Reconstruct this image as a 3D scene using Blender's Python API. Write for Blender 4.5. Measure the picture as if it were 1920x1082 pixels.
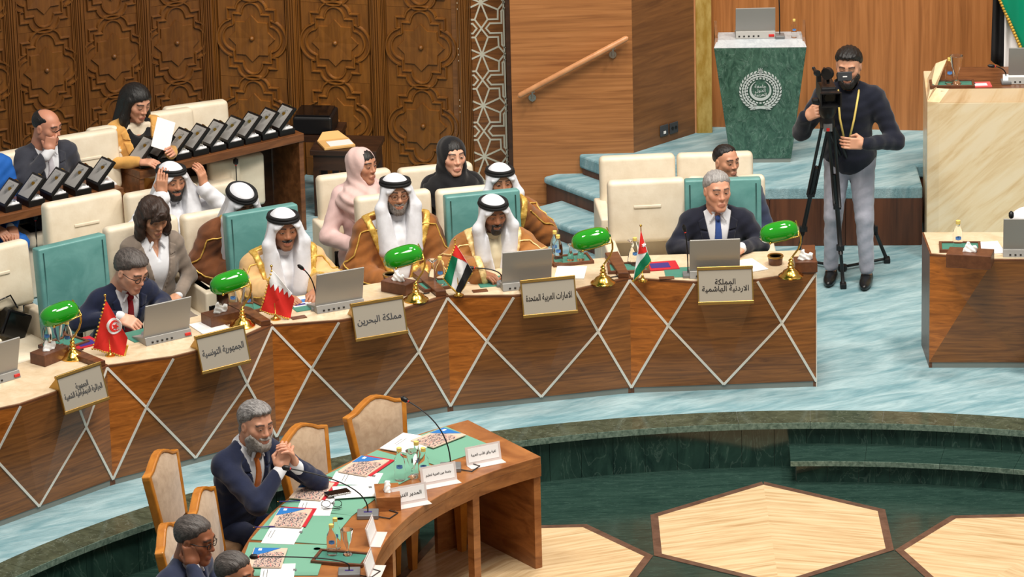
import bpy, math, random
import numpy as np
from mathutils import Vector, Matrix
random.seed(7); rng = np.random.default_rng(7)
for o in list(bpy.data.objects): bpy.data.objects.remove(o)
SC = bpy.context.scene; COL = SC.collection
# ---------------------------------------------------------------- camera
FPX = 9100.0; PITCH = math.radians(19); ROLL = math.radians(1.35); CAMH = 11.24
_F = np.array([0, math.cos(PITCH), -math.sin(PITCH)]); _R0 = np.array([1., 0, 0]); _U0 = np.array([0, math.sin(PITCH), math.cos(PITCH)])
_R = math.cos(ROLL)*_R0 - math.sin(ROLL)*_U0; _U = math.cos(ROLL)*_U0 + math.sin(ROLL)*_R0
_C = np.array([0, 0, CAMH])
cam_d = bpy.data.cameras.new('camera'); cam = bpy.data.objects.new('camera', cam_d); COL.objects.link(cam)
cam_d.sensor_width = 36; cam_d.lens = FPX/1920*36; cam_d.clip_end = 200
cam.matrix_world = Matrix(((_R[0], _U[0], -_F[0], _C[0]), (_R[1], _U[1], -_F[1], _C[1]), (_R[2], _U[2], -_F[2], _C[2]), (0, 0, 0, 1)))
SC.camera = cam
# ---------------------------------------------------------------- light
W = bpy.data.worlds.new('world'); SC.world = W; W.use_nodes = True
W.node_tree.nodes['Background'].inputs[0].default_value = (1.0, .95, .88, 1); W.node_tree.nodes['Background'].inputs[1].default_value = .34
def area(name, loc, size, power, col=(1, .94, .85), target=None):
    l = bpy.data.lights.new(name, 'AREA'); l.energy = power; l.size = size; l.color = col; l.shape = 'DISK'
    o = bpy.data.objects.new(name, l); COL.objects.link(o); o.location = loc
    if target is not None:
        o.rotation_euler = (Vector(target)-Vector(loc)).to_track_quat('-Z', 'Y').to_euler()
    return o
area('ceiling_light', (1.6, 24.0, 12.0), 5.0, 1120, target=(1.6, 28.5, 0))
area('ceiling_light.001', (5.5, 29.0, 10.5), 2.0, 560, target=(2.0, 32.0, .5))
area('ceiling_light.002', (-3.0, 26.5, 10.5), 2.0, 380, target=(-1.0, 31.0, .5))
area('ceiling_light.003', (1.0, 31.0, 10.0), 2.0, 330, target=(1.0, 33.0, .5))
SC.view_settings.view_transform = 'Standard'; SC.view_settings.look = 'None'; SC.view_settings.gamma = 1
SC.view_settings.use_curve_mapping = False; SC.view_settings.exposure = 0.0
# ---------------------------------------------------------------- placement helpers
def at(x, y, z=0.):
    d = _F + _R*(x-960)/FPX - _U*(y-541)/FPX
    return _C + d*((z-CAMH)/d[2])
def atY(x, y, Y):
    d = _F + _R*(x-960)/FPX - _U*(y-541)/FPX
    return _C + d*(Y/d[1])
OX, OY = 1.61, 23.97          # centre of the round hall
def pol(th, r, z=0.): a = math.radians(th); return np.array([OX+r*math.sin(a), OY+r*math.cos(a), z])
def theta(P): return math.degrees(math.atan2(P[0]-OX, P[1]-OY))
def radius(P): return math.hypot(P[0]-OX, P[1]-OY)
# ---------------------------------------------------------------- materials
MATS = {}
def s2l(c): return tuple(((v/255)/12.92 if v/255 <= .04045 else ((v/255+.055)/1.055)**2.4) for v in c)
def _new(name):
    m = bpy.data.materials.new(name); m.use_nodes = True; nt = m.node_tree
    b = nt.nodes['Principled BSDF']; MATS[name] = m
    return m, nt, b
def plain(name, rgb, rough=.5, metal=0., spec=.5, trans=0., ior=1.45, alpha=1., coat=0., sheen=0., emit=None):
    m, nt, b = _new(name); c = s2l(rgb)
    b.inputs['Base Color'].default_value = (*c, 1); b.inputs['Roughness'].default_value = rough; b.inputs['Metallic'].default_value = metal
    b.inputs['Specular IOR Level'].default_value = spec; b.inputs['Transmission Weight'].default_value = trans; b.inputs['IOR'].default_value = ior
    b.inputs['Coat Weight'].default_value = coat; b.inputs['Sheen Weight'].default_value = sheen
    b.inputs['Alpha'].default_value = alpha
    return m
def noisy(name, c1, c2, scale=(1, 1, 1), nscale=5., detail=5., dist=0., rough=.5, bump=0., ramp=(.35, .65), c3=None, metal=0., coat=0., spec=.5, bscale=None, rot=(0, 0, 0), coord='Object', wave=None, sheen=0.):
    m, nt, b = _new(name); N = nt.nodes; L = nt.links
    tc = N.new('ShaderNodeTexCoord'); mr = N.new('ShaderNodeMapping'); mr.inputs['Rotation'].default_value = rot; L.new(tc.outputs[coord], mr.inputs['Vector'])
    mp = N.new('ShaderNodeMapping'); mp.name = 'stretch'; mp.inputs['Scale'].default_value = scale; L.new(mr.outputs[0], mp.inputs['Vector'])
    nz = N.new('ShaderNodeTexNoise'); nz.inputs['Scale'].default_value = nscale; nz.inputs['Detail'].default_value = detail; nz.inputs['Distortion'].default_value = dist; nz.inputs['Roughness'].default_value = .6
    L.new(mp.outputs[0], nz.inputs['Vector'])
    fac = nz.outputs['Fac']
    cr = N.new('ShaderNodeValToRGB'); e = cr.color_ramp.elements
    e[0].position = ramp[0]; e[0].color = (*s2l(c1), 1); e[1].position = ramp[1]; e[1].color = (*s2l(c2), 1)
    if c3: k = e.new(min(.98, ramp[1]+.12)); k.color = (*s2l(c3), 1)
    L.new(fac, cr.inputs[0]); out = cr.outputs[0]
    if wave:
        wv = N.new('ShaderNodeTexNoise'); wv.inputs['Scale'].default_value = wave[0]; wv.inputs['Detail'].default_value = 2
        mp2 = N.new('ShaderNodeMapping'); mp2.inputs['Scale'].default_value = wave[1]
        L.new(mr.outputs[0], mp2.inputs['Vector']); L.new(mp2.outputs[0], wv.inputs['Vector'])
        mx = N.new('ShaderNodeMix'); mx.data_type = 'RGBA'; mx.blend_type = 'MULTIPLY'
        r2 = N.new('ShaderNodeValToRGB'); r2.color_ramp.elements[0].position = .38; r2.color_ramp.elements[1].position = .62
        r2.color_ramp.elements[0].color = (*[wave[2]]*3, 1); r2.color_ramp.elements[1].color = (1, 1, 1, 1)
        L.new(wv.outputs['Fac'], r2.inputs[0]); mx.inputs['Factor'].default_value = 1
        L.new(out, mx.inputs['A']); L.new(r2.outputs[0], mx.inputs['B']); out = mx.outputs['Result']
    L.new(out, b.inputs['Base Color']); b.inputs['Roughness'].default_value = rough; b.inputs['Metallic'].default_value = metal
    b.inputs['Coat Weight'].default_value = coat; b.inputs['Coat Roughness'].default_value = .15; b.inputs['Specular IOR Level'].default_value = spec
    b.inputs['Sheen Weight'].default_value = sheen
    if bump:
        bn = N.new('ShaderNodeTexNoise'); bn.inputs['Scale'].default_value = bscale or nscale; bn.inputs['Detail'].default_value = 4
        L.new(mp.outputs[0], bn.inputs['Vector'])
        bp = N.new('ShaderNodeBump'); bp.inputs['Strength'].default_value = bump; bp.inputs['Distance'].default_value = .01
        L.new(bn.outputs['Fac'], bp.inputs['Height']); L.new(bp.outputs[0], b.inputs['Normal'])
    return m
def veined(name, c1, c2, cv, nscale=3., vscale=2.5, vw=.02, rough=.12, scale=(1, 1, 1), rot=(0, 0, 0), vmix=.6, dist=1.5):
    """stone: mottled ground with thin veins"""
    m = noisy(name, c1, c2, scale, nscale, 8., dist, rough, ramp=(.3, .7), rot=rot); nt = m.node_tree; N = nt.nodes; L = nt.links; b = N['Principled BSDF']
    base = b.inputs['Base Color'].links[0].from_socket
    mp = N['stretch']
    nz = N.new('ShaderNodeTexNoise'); nz.inputs['Scale'].default_value = vscale; nz.inputs['Detail'].default_value = 5; nz.inputs['Distortion'].default_value = 2.2
    L.new(mp.outputs[0], nz.inputs['Vector'])
    s = N.new('ShaderNodeMath'); s.operation = 'SUBTRACT'; s.inputs[1].default_value = .5; L.new(nz.outputs['Fac'], s.inputs[0])
    a = N.new('ShaderNodeMath'); a.operation = 'ABSOLUTE'; L.new(s.outputs[0], a.inputs[0])
    r = N.new('ShaderNodeMapRange'); r.inputs['From Min'].default_value = 0; r.inputs['From Max'].default_value = vw; r.inputs['To Min'].default_value = vmix; r.inputs['To Max'].default_value = 0
    L.new(a.outputs[0], r.inputs[0])
    mx = N.new('ShaderNodeMix'); mx.data_type = 'RGBA'; L.new(r.outputs[0], mx.inputs['Factor']); L.new(base, mx.inputs['A']); mx.inputs['B'].default_value = (*s2l(cv), 1)
    L.new(mx.outputs['Result'], b.inputs['Base Color'])
    return m
def mat(n): return MATS[n]
# wood
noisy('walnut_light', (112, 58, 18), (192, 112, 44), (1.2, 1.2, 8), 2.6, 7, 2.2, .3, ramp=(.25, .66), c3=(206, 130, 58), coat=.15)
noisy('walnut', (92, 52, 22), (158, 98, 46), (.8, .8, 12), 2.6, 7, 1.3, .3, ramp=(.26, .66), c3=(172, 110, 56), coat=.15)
noisy('walnut_edge', (84, 48, 28), (112, 68, 40), (1, 8, 8), 3, 5, .4, .35)
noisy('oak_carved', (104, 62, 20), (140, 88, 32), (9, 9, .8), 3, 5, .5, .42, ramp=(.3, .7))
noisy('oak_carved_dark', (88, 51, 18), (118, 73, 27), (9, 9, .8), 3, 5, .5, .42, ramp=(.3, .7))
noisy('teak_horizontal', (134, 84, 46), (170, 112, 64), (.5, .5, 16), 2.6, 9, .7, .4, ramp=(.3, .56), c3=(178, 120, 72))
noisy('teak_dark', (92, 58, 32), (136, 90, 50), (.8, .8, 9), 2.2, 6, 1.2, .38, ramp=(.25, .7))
noisy('teak_vertical', (140, 86, 44), (174, 112, 62), (10, 10, .4), 2.6, 9, .7, .4, ramp=(.3, .56), c3=(182, 120, 70))
noisy('riser_wood', (70, 38, 22), (106, 62, 38), (7, 7, .5), 2, 6, .5, .4)
noisy('counter_wood', (92, 54, 28), (128, 80, 46), (1.5, 8, 8), 2.5, 5, .4, .35)
noisy('dark_wood', (44, 26, 16), (66, 40, 24), (1.5, 8, 8), 2.5, 5, .4, .4)
noisy('table_wood', (132, 78, 38), (176, 114, 62), (2, 2, 9), 2.0, 6, .8, .3, coat=.2)
noisy('honey_wood', (176, 106, 28), (206, 134, 46), (3, 3, 3), 2.5, 4, .5, .35, coat=.25)
noisy('rail_wood', (190, 130, 86), (206, 148, 102), (3, 3, 3), 4, 4, 0, .3)
noisy('brown_leather', (92, 54, 34), (108, 66, 42), (1, 1, 1), 30, 3, 0, .38)
# stone, carpet
veined('green_marble', (20, 44, 40), (50, 80, 70), (150, 180, 165), 7, 6., .02, .1, (1, .35, .35), vmix=.14)
veined('green_marble_floor', (26, 48, 43), (46, 70, 62), (110, 140, 128), 9, 7., .02, .14, (.4, 2.4, 1), vmix=.14)
veined('green_ledge', (48, 58, 46), (84, 92, 74), (180, 190, 175), 9, 5.0, .015, .14, (1, 1, 1), vmix=.16)
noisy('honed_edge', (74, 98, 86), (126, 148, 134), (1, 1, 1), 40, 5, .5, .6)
veined('lectern_marble', (34, 66, 54), (84, 120, 102), (176, 200, 188), 12, 8.0, .014, .25, (1, 1, .6), vmix=.2, dist=2.5)
veined('grey_marble', (172, 178, 184), (200, 205, 208), (150, 158, 166), 9, 4.0, .02, .25, vmix=.4)
noisy('travertine', (186, 150, 106), (220, 192, 150), (.7, 12, 1), 2.4, 8, .4, .22, ramp=(.3, .55), c3=(226, 202, 164))
noisy('beige_marble', (214, 180, 132), (232, 208, 168), (5, 1, .7), 2.6, 8, .5, .25, ramp=(.3, .48), c3=(236, 216, 182), rot=(0, math.radians(-48), 0))
noisy('desk_stone', (210, 186, 152), (226, 206, 176), (1, 1, 1), 9, 5, .5, .22)
noisy('brown_border', (88, 64, 52), (108, 80, 66), (1, 1, 1), 12, 4, 0, .25)
noisy('carpet', (118, 158, 168), (172, 199, 205), (1.0, 4.0, 1), 2.0, 4, .8, .95, ramp=(.35, .66), bump=.5, bscale=90., rot=(0, 0, -.45), spec=.1, wave=(30, (.35, 3.2, 1), .86))
plain('joint_grey', (130, 134, 128), .4)
plain('silver_strip', (232, 228, 218), .35, .15)
plain('white_inlay', (226, 220, 200), .4)
noisy('gold_leaf', (178, 140, 60), (214, 184, 110), (6, 6, 2), 3, 5, 0, .4, metal=.35)
plain('brass', (224, 176, 84), .18, 1.0)
plain('brass_satin', (176, 140, 76), .32, .9)
plain('steel', (196, 194, 190), .25, 1.)
# leather, fabric, plastic
noisy('cream_leather', (222, 208, 184), (232, 220, 198), (1, 1, 1), 8, 4, 0, .45, bump=.08, bscale=60)
noisy('teal_leather', (84, 138, 134), (104, 156, 152), (1, 1, 1), 5, 4, .6, .38, bump=.25, bscale=7)
noisy('taupe_suede', (176, 146, 116), (196, 168, 138), (1, 1, 1), 18, 5, .3, .9, sheen=.4)
noisy('seat_suede', (128, 96, 66), (146, 112, 80), (1, 1, 1), 18, 5, .3, .9)
plain('laptop_grey', (158, 156, 152), .42, .35)
plain('black_plastic', (18, 18, 20), .4)
plain('black_gloss', (10, 10, 12), .12)
plain('dark_grey', (62, 64, 68), .45)
plain('mid_grey', (128, 130, 132), .4, .3)
plain('white_paper', (244, 243, 242), .6)
plain('tissue', (250, 250, 248), .8)
plain('red_folder', (190, 34, 48), .45)
plain('pink_red', (224, 92, 92), .5)
plain('navy_book', (58, 44, 120), .45)
plain('blue_cover', (40, 116, 190), .4)
plain('photo_sand', (214, 190, 170), .45)
plain('photo_dark', (62, 58, 78), .45)
plain('kraft', (226, 178, 112), .6)
plain('mat_green', (112, 166, 142), .55)
plain('mat_teal', (66, 128, 112), .5)
plain('bottle_cap', (232, 204, 112), .4)
plain('label_blue', (84, 134, 196), .4)
plain('red_plastic', (206, 44, 40), .4)
plain('cable', (40, 36, 34), .5)
plain('cable_teal', (70, 150, 150), .5)
plain('plate_grey', (170, 162, 148), .38, .25)
plain('ink', (24, 20, 20), .6)
plain('ink_gold', (200, 170, 110), .35, .6)
plain('emblem_silver', (214, 220, 218), .35, .2)
plain('clear_glass', (250, 252, 252), .03, trans=1., ior=1.3)
plain('water_bottle', (250, 252, 252), .05, trans=1., ior=1.12)
plain('acrylic', (238, 226, 222), .15, alpha=.78)
plain('green_glass', (24, 140, 16), .08, coat=.6, spec=.6)
plain('flag_red', (222, 44, 36), .7); plain('flag_white', (240, 240, 242), .7); plain('flag_green', (0, 122, 84), .7); plain('flag_black', (26, 26, 28), .7)
plain('fringe_gold', (206, 164, 66), .5, .3)
plain('green_satin', (0, 140, 104), .35)
plain('box_black', (20, 18, 18), .35)
plain('lid_grey', (156, 154, 152), .6)
plain('satin_white', (236, 236, 238), .4)
plain('blue_cloth', (22, 92, 176), .8); plain('blue_cloth_dark', (20, 50, 110), .8)
# ---------------------------------------------------------------- mesh helpers
def link(name, me, parent=None, loc=None, rotz=None):
    o = bpy.data.objects.new(name, me); COL.objects.link(o)
    if parent is not None: o.parent = parent
    if loc is not None: o.location = loc
    if rotz is not None: o.rotation_euler = (0, 0, rotz)
    return o
class MB:
    def __init__(s): s.v = []; s.f = []; s.mi = []; s.cur = 0
    def add(s, v, f, T=None):
        n = len(s.v)
        if T is not None: v = [tuple(T @ Vector(p)) for p in v]
        s.v += [tuple(map(float, p)) for p in v]; s.f += [tuple(i+n for i in q) for q in f]; s.mi += [s.cur]*len(f); return s
    def m(s, i): s.cur = i; return s
    def box(s, c, d, T=None, taper=1.):
        x, y, z = c; a, b, h = d[0]/2, d[1]/2, d[2]/2; t = taper
        return s.add([(x-a, y-b, z-h), (x+a, y-b, z-h), (x+a, y+b, z-h), (x-a, y+b, z-h), (x-a*t, y-b*t, z+h), (x+a*t, y-b*t, z+h), (x+a*t, y+b*t, z+h), (x-a*t, y+b*t, z+h)],
                     [(3, 2, 1, 0), (4, 5, 6, 7), (0, 1, 5, 4), (1, 2, 6, 5), (2, 3, 7, 6), (3, 0, 4, 7)], T)
    def prism(s, poly, z0, z1, T=None):
        n = len(poly)
        v = [(p[0], p[1], z0) for p in poly]+[(p[0], p[1], z1) for p in poly]
        ar = sum(poly[i][0]*poly[(i+1) % n][1]-poly[(i+1) % n][0]*poly[i][1] for i in range(n))
        f = [tuple(range(n-1, -1, -1)), tuple(range(n, 2*n))]+[(i, (i+1) % n, n+(i+1) % n, n+i) for i in range(n)]
        if ar < 0: f = [q[::-1] for q in f]
        return s.add(v, f, T)
    def slab(s, pts, off):
        """polygon in space pushed along vector off"""
        n = len(pts); P = [np.array(p, float) for p in pts]; o = np.array(off, float)
        f = [tuple(range(n-1, -1, -1)), tuple(range(n, 2*n))]+[(i, (i+1) % n, n+(i+1) % n, n+i) for i in range(n)]
        nrm = sum((np.cross(P[i]-P[0], P[i+1]-P[0]) for i in range(1, n-1)), np.zeros(3))
        if nrm @ o < 0: f = [q[::-1] for q in f]
        return s.add(P+[p+o for p in P], f)
    def lathe(s, prof, n=20, c=(0, 0, 0), T=None, sx=1., sy=1.):
        v = []; f = []
        for r, z in prof:
            for k in range(n):
                a = 2*math.pi*k/n; v.append((c[0]+r*math.cos(a)*sx, c[1]+r*math.sin(a)*sy, c[2]+z))
        m = len(prof)
        for i in range(m-1):
            for k in range(n):
                k2 = (k+1) % n; f.append((i*n+k, i*n+k2, (i+1)*n+k2, (i+1)*n+k))
        if prof[0][0] > 1e-5: f.append(tuple(range(n-1, -1, -1)))
        if prof[-1][0] > 1e-5: f.append(tuple((m-1)*n+k for k in range(n)))
        return s.add(v, f, T)
    def tube(s, path, r, n=8, closed=False, T=None):
        P = [np.array(p, float) for p in path]; m = len(P); v = []; f = []
        up = np.array([0, 0, 1.]); prev = None
        for i, p in enumerate(P):
            if closed: t = P[(i+1) % m]-P[i-1]
            else: t = P[min(i+1, m-1)]-P[max(i-1, 0)]
            t = t/(np.linalg.norm(t)+1e-12)
            if prev is None:
                a = np.cross(t, up)
                if np.linalg.norm(a) < 1e-3: a = np.cross(t, [1., 0, 0])
            else: a = prev-t*(prev@t)
            a /= np.linalg.norm(a)+1e-12; prev = a; b = np.cross(t, a)
            rr = r[i] if isinstance(r, (list, tuple)) else r
            for k in range(n):
                an = 2*math.pi*k/n; v.append(p+rr*(math.cos(an)*a+math.sin(an)*b))
        for i in range(m if closed else m-1):
            j = (i+1) % m
            for k in range(n): k2 = (k+1) % n; f.append((i*n+k, j*n+k, j*n+k2, i*n+k2)[::-1])
        if not closed: f.append(tuple(range(n))); f.append(tuple((m-1)*n+k for k in range(n-1, -1, -1)))
        return s.add(v, f, T)
    def sphere(s, c, r, nu=16, nv=10, sc=(1, 1, 1), T=None):
        return s.lathe([(r*sc[0]*math.sin(math.pi*i/nv)+(1e-6 if i in (0, nv) else 0), -r*sc[2]*math.cos(math.pi*i/nv)) for i in range(nv+1)], nu, c, T, 1, sc[1]/sc[0])
    def build(s, name, mats, parent=None, smooth=False, bevel=0., seg=2, loc=None, rotz=None, label=None, angle=None):
        me = bpy.data.meshes.new(name); me.from_pydata(s.v, [], s.f)
        for m_ in (mats if isinstance(mats, (list, tuple)) else [mats]): me.materials.append(MATS[m_])
        if len(me.materials) > 1: me.polygons.foreach_set('material_index', s.mi)
        if smooth: me.polygons.foreach_set('use_smooth', [True]*len(me.polygons))
        if smooth and angle: me.set_sharp_from_angle(angle=math.radians(angle))
        me.update()
        o = link(name, me, parent, loc, rotz)
        if bevel:
            b = o.modifiers.new('bevel', 'BEVEL'); b.width = bevel; b.segments = seg; b.limit_method = 'ANGLE'; b.angle_limit = math.radians(40)
        if label: o['label'] = label
        return o
def tag(o, label=None, cat=None, group=None, kind=None):
    if label: o['label'] = label
    if cat: o['category'] = cat
    if group: o['group'] = group
    if kind: o['kind'] = kind
    return o
def thing(name, label, cat, loc=(0, 0, 0), rotz=0., group=None):
    o = bpy.data.objects.new(name, None); COL.objects.link(o); o.location = [float(c) for c in loc]; o.rotation_euler = (0, 0, rotz); o.empty_display_size = .05
    return tag(o, label, cat, group)
def copy_tree(o, parent=None):
    c = o.copy(); COL.objects.link(c); c.parent = parent
    for ch in [x for x in KIDS.get(o.name, o.children)]: copy_tree(ch, c)
    return c
KIDS = {}
def ring(mb, r0, r1, a0, a1, z0, z1, n=48, c=None):
    cx, cy = c or (OX, OY); poly = []
    for k in range(n+1):
        a = math.radians(a0+(a1-a0)*k/n); poly.append((r1*math.sin(a), r1*math.cos(a)))
    inn = [(p[0]*r0/r1, p[1]*r0/r1) for p in poly]
    v = [(cx+p[0], cy+p[1], z) for z in (z0, z1) for p in poly]+[(cx+p[0], cy+p[1], z) for z in (z0, z1) for p in inn]
    m = n+1; f = []
    for k in range(n):
        f += [(m+k+1, m+k, 3*m+k, 3*m+k+1), (k, k+1, 2*m+k+1, 2*m+k), (k+1, k, m+k, m+k+1), (2*m+k, 2*m+k+1, 3*m+k+1, 3*m+k)]
    f += [(0, 2*m, 3*m, m), (n, m+n, 3*m+n, 2*m+n)]
    return mb.add(v, f)
def rz(dx, dy): return math.atan2(dy, dx)
def facing(phi): return math.pi+math.radians(phi)     # local +Y looks to the camera side, turned phi degrees to +X
# ================================================================ STRUCTURE
def struct(o, label=None): o['kind'] = 'structure'; return o
WZ = -.32; PZ = .45; LEDGE = 5.84; MARB = 6.07
struct(ring(MB(), MARB, 22, -180, 180, -.4, 0, 128).build('floor', 'carpet'))
# well: ledge slabs, wall slabs, floor with travertine pieces
wl = struct(ring(MB(), LEDGE+.07, MARB, -180, 180, -.5, -.045, 128).build('wall_well', 'joint_grey'))
ld = struct(ring(MB(), LEDGE+.04, MARB, -180, 180, -.045, -.004, 128).build('trim_1', 'joint_grey'))
for k in range(24):
    a0 = -75+k*4.6
    ring(MB(), LEDGE, MARB+.001, a0+.012, a0+4.588, -.042, 0.0, 4).build('ledge_slab', 'green_ledge', ld)
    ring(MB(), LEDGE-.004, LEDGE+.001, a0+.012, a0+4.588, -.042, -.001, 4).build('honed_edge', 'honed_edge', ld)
for k in range(50):
    a0 = -74+k*2.08
    ring(MB(), LEDGE+.035, LEDGE+.075, a0+.012, a0+2.068, WZ, -.042, 2).build('marble_slab', 'green_marble', wl)
wf = struct(MB().lathe([(6.0, WZ-.05), (6.0, WZ)], 96, (OX, OY, 0)).build('floor_well', 'green_marble_floor'))
hexp = [(0, 5.54), (.705, 5.03), (.705, 4.39), (0, 3.88), (-.705, 4.39), (-.705, 5.03)]
HXC = 26.0-OY
for k in range(-4, 6):
    rot = -math.radians(36)*k
    for s in (1, -1):
        q = [hexp[0], hexp[1], hexp[2], hexp[3]] if s == 1 else [hexp[3], hexp[4], hexp[5], hexp[0]]
        al = -s*math.radians(16)          # piece frame turned so the veins run in a chevron
        c, sn = math.cos(-al), math.sin(-al)
        ql = [(p[0]*c-(p[1]-4.7)*sn, p[0]*sn+(p[1]-4.7)*c) for p in q]; hr_ = 4.7-HXC
        o = MB().prism(ql, 0, .004).build('travertine_panel', 'travertine', wf)
        o.location = (OX-hr_*math.sin(rot), OY+HXC+hr_*math.cos(rot), WZ); o.rotation_euler = (0, 0, rot+al)
    for i in range(6):
        p, q = np.array(hexp[i]), np.array(hexp[(i+1) % 6]); d = (q-p)/np.linalg.norm(q-p); n = np.array([-d[1], d[0]])
        if n @ (np.array([0, 4.7])-(p+q)/2) > 0: n = -n
        e = .028
        poly = [p-d*.0, q+d*.0, q+n*.05+d*e, p+n*.05-d*e]
        o = MB().prism([(p_[0], p_[1]-HXC) for p_ in poly], 0, .0045+.0002*(i % 2)+.0004*(k % 2)).build('border_strip', 'brown_border', wf); o.location = (OX, OY+HXC, WZ); o.rotation_euler = (0, 0, rot)
# marble step into the well
th0 = theta(at(1482, 862, -.16))
st = struct(ring(MB(), 5.60, LEDGE+.05, th0+.4, th0+40, WZ, -.195, 30).build('trim_2', 'joint_grey'))
for k in range(8):
    ring(MB(), 5.555, LEDGE+.04, th0+k*5, th0+k*5+4.98, -.195, -.16, 4).build('step_slab', 'green_marble_floor', st)
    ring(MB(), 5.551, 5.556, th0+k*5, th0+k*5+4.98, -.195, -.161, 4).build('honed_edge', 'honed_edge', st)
for k in range(19):
    ring(MB(), 5.59, 5.61, th0+.4+k*2.08, th0+.4+k*2.08+2.06, WZ+.001, -.195, 2).build('marble_slab', 'green_marble', st)
# platform
pe0 = at(1300, 352, PZ); pe1 = at(1735, 350, PZ)
P0 = np.array([.62, 33.56, 0])
# stairs: three treads climbing to the platform along the timber wall
e_dir = np.array([.60, -.80, 0]); up = np.array([.80, .60, 0])
la = at(1087, 291, PZ); lb = la+e_dir*.75            # landing edge
front = [np.array([x_, 33.47-(x_-1.5)*.055, 0]) for x_ in (lb[0]+.02, 6.5)]
plat = [(la[0], la[1]), (lb[0], lb[1]), (front[0][0], front[0][1]), (2.985, 33.47-(2.985-1.5)*.055), (2.985, 33.9), (6.5, 33.72), (6.5, 36.2), (la[0], 36.2)]
struct(MB().prism(plat, PZ-.1, PZ).build('floor_platform', 'carpet', bevel=.015))
struct(MB().prism([(p[0]+(.02 if i in (0, 1, 7) else 0), p[1]+(.02 if i in (1, 2, 3, 4, 5) else 0)) for i, p in enumerate(plat)], 0, PZ-.07).build('wall_platform', 'riser_wood'))
rt = at(1500, 349, PZ)
for k in range(3):
    x0 = 1.335+k*.549; y0 = 33.49-(x0-1.5)*.055
    MB().box((.272, -.008, .19), (.545, .02, .375)).build('riser_panel', 'riser_wood', bpy.data.objects['wall_platform'], loc=(x0, y0, 0), rotz=-.055)
for i, z in ((1, .30), (2, .15)):
    a = at(1018, 331, .30) if i == 1 else at(982, 393, .15)
    b = a+e_dir*1.05
    poly = [a[:2], b[:2], (b+up*.6)[:2], (a+up*.6)[:2]]
    t_ = struct(MB().prism(poly, z-.055, z).build('trim_%d' % (2+i), 'carpet', bevel=.022, seg=3))
    q = [p+up[:2]*.03 for p in (np.array(poly[0]), np.array(poly[1]))]
    MB().prism([q[0], q[1], poly[2], poly[3]], 0, z-.05).build('stair_riser', 'riser_wood', t_)
# timber wall with handrail, dark return, gold column, back wall
wa = at(959, 330, .2); WY = 34.36
x_l = atY(960, 200, WY)[0]; x_r = atY(1187, 200, WY)[0]
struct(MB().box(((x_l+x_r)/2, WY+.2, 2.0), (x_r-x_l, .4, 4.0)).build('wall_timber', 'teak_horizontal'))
struct(MB().slab([(x_l-.002, WY-.004, 0), (x_l-.002, WY+1.5, 0), (x_l-.002, WY+1.5, 4), (x_l-.002, WY-.004, 4)], (-.03, 0, 0)).build('trim_5', 'dark_wood'))
g0 = at(1303, 250, PZ); gx, gy = g0[0], g0[1]
rv = np.array([gx-x_r, gy-WY]); rv_n = rv/np.linalg.norm(rv)
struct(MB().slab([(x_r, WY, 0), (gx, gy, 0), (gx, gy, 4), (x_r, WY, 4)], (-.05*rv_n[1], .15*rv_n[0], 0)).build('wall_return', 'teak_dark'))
gw = at(1338, 250, PZ)[0]-gx
struct(MB().box((gx+gw*.52, gy+.1, 2.0), (gw*.86, .2, 4.0)).build('column_gold', 'gold_leaf', bevel=.01))
MB().box((gx+gw*.05, gy+.1, 2.0), (gw*.14, .18, 4.0)).build('edge_strip', 'rail_wood', bpy.data.objects['column_gold'])
by0 = 34.98
struct(MB().slab([(gx-.1, by0+.02, 0), (6.5, by0-.7, 0), (6.5, by0-.7, 4.5), (gx-.1, by0+.02, 4.5)], (0, .15, 0)).build('wall_back', 'teak_vertical'))
# carved wall: two runs meeting in a corner, inlaid strip at the right end
SR = atY(862, 150, 35.1); SE = atY(948, 150, 35.1)
cor = atY(403, 150, 35.62); lef = atY(-140, 150, 34.62)
wallL = thing('wall_left', 'carved dark wooden wall panelling with stars and moulded outlines', 'wall'); del wallL['category']; wallL['kind'] = 'structure'
def outline(off, n=10):
    """quarter outline of the carved cartouche, then mirrored"""
    aw, ay, ax, lob = .078+off, .19+off, .148+off, .232+off
    q = []
    for k in range(n+1):                       # top arch
        a = math.pi/2*(k/n); q.append((aw*math.sin(a), ay+(.092)*math.cos(a)))
    q += [(ax, ay), (ax, ay-.085)]
    for k in range(n+1):                       # side lobe
        a = math.radians(80-80*k/n); r = lob-.135; q.append((.135+r*math.cos(a), r*1.05*math.sin(a)))
    full = q+[(x, -y) for x, y in q[::-1][1:]]; full += [(-x, y) for x, y in full[::-1][1:-1]]
    return full
def bead(mb, path, w, h):
    """raised ridge of triangular-ish section along a closed path in the xz plane, standing out to -y"""
    n = len(path); P = np.array(path); v = []
    for i in range(n):
        t = P[(i+1) % n]-P[i-1]; t = t/(np.linalg.norm(t)+1e-9); nn = np.array([-t[1], t[0]])
        for o_, d_ in ((-w, 0), (-w*.35, -h), (w*.35, -h), (w, 0)): q = P[i]+nn*o_; v.append((q[0], d_, q[1]))
    f = []
    for i in range(n):
        j = (i+1) % n
        for k in range(3): f.append((i*4+k, j*4+k, j*4+k+1, i*4+k+1))
    return mb.add(v, f)
star = []
for k in range(16):
    a = math.pi*k/8; r = .182 if k % 4 == 0 else (.182*.98 if k % 2 == 0 else .1385)
    star.append((r*math.sin(a), r*math.cos(a)))
def star_mesh():
    mb = MB(); v = [(0, -.006, 0)]+[(x, -.016, z) for x, z in star]+[(x*1.02, 0, z*1.02) for x, z in star]; f = []
    for i in range(16):
        j = (i+1) % 16; f += [(0, 1+i, 1+j), (1+i, 17+i, 17+j, 1+j)]
    return mb.add(v, f)
PANEL = {}
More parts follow.
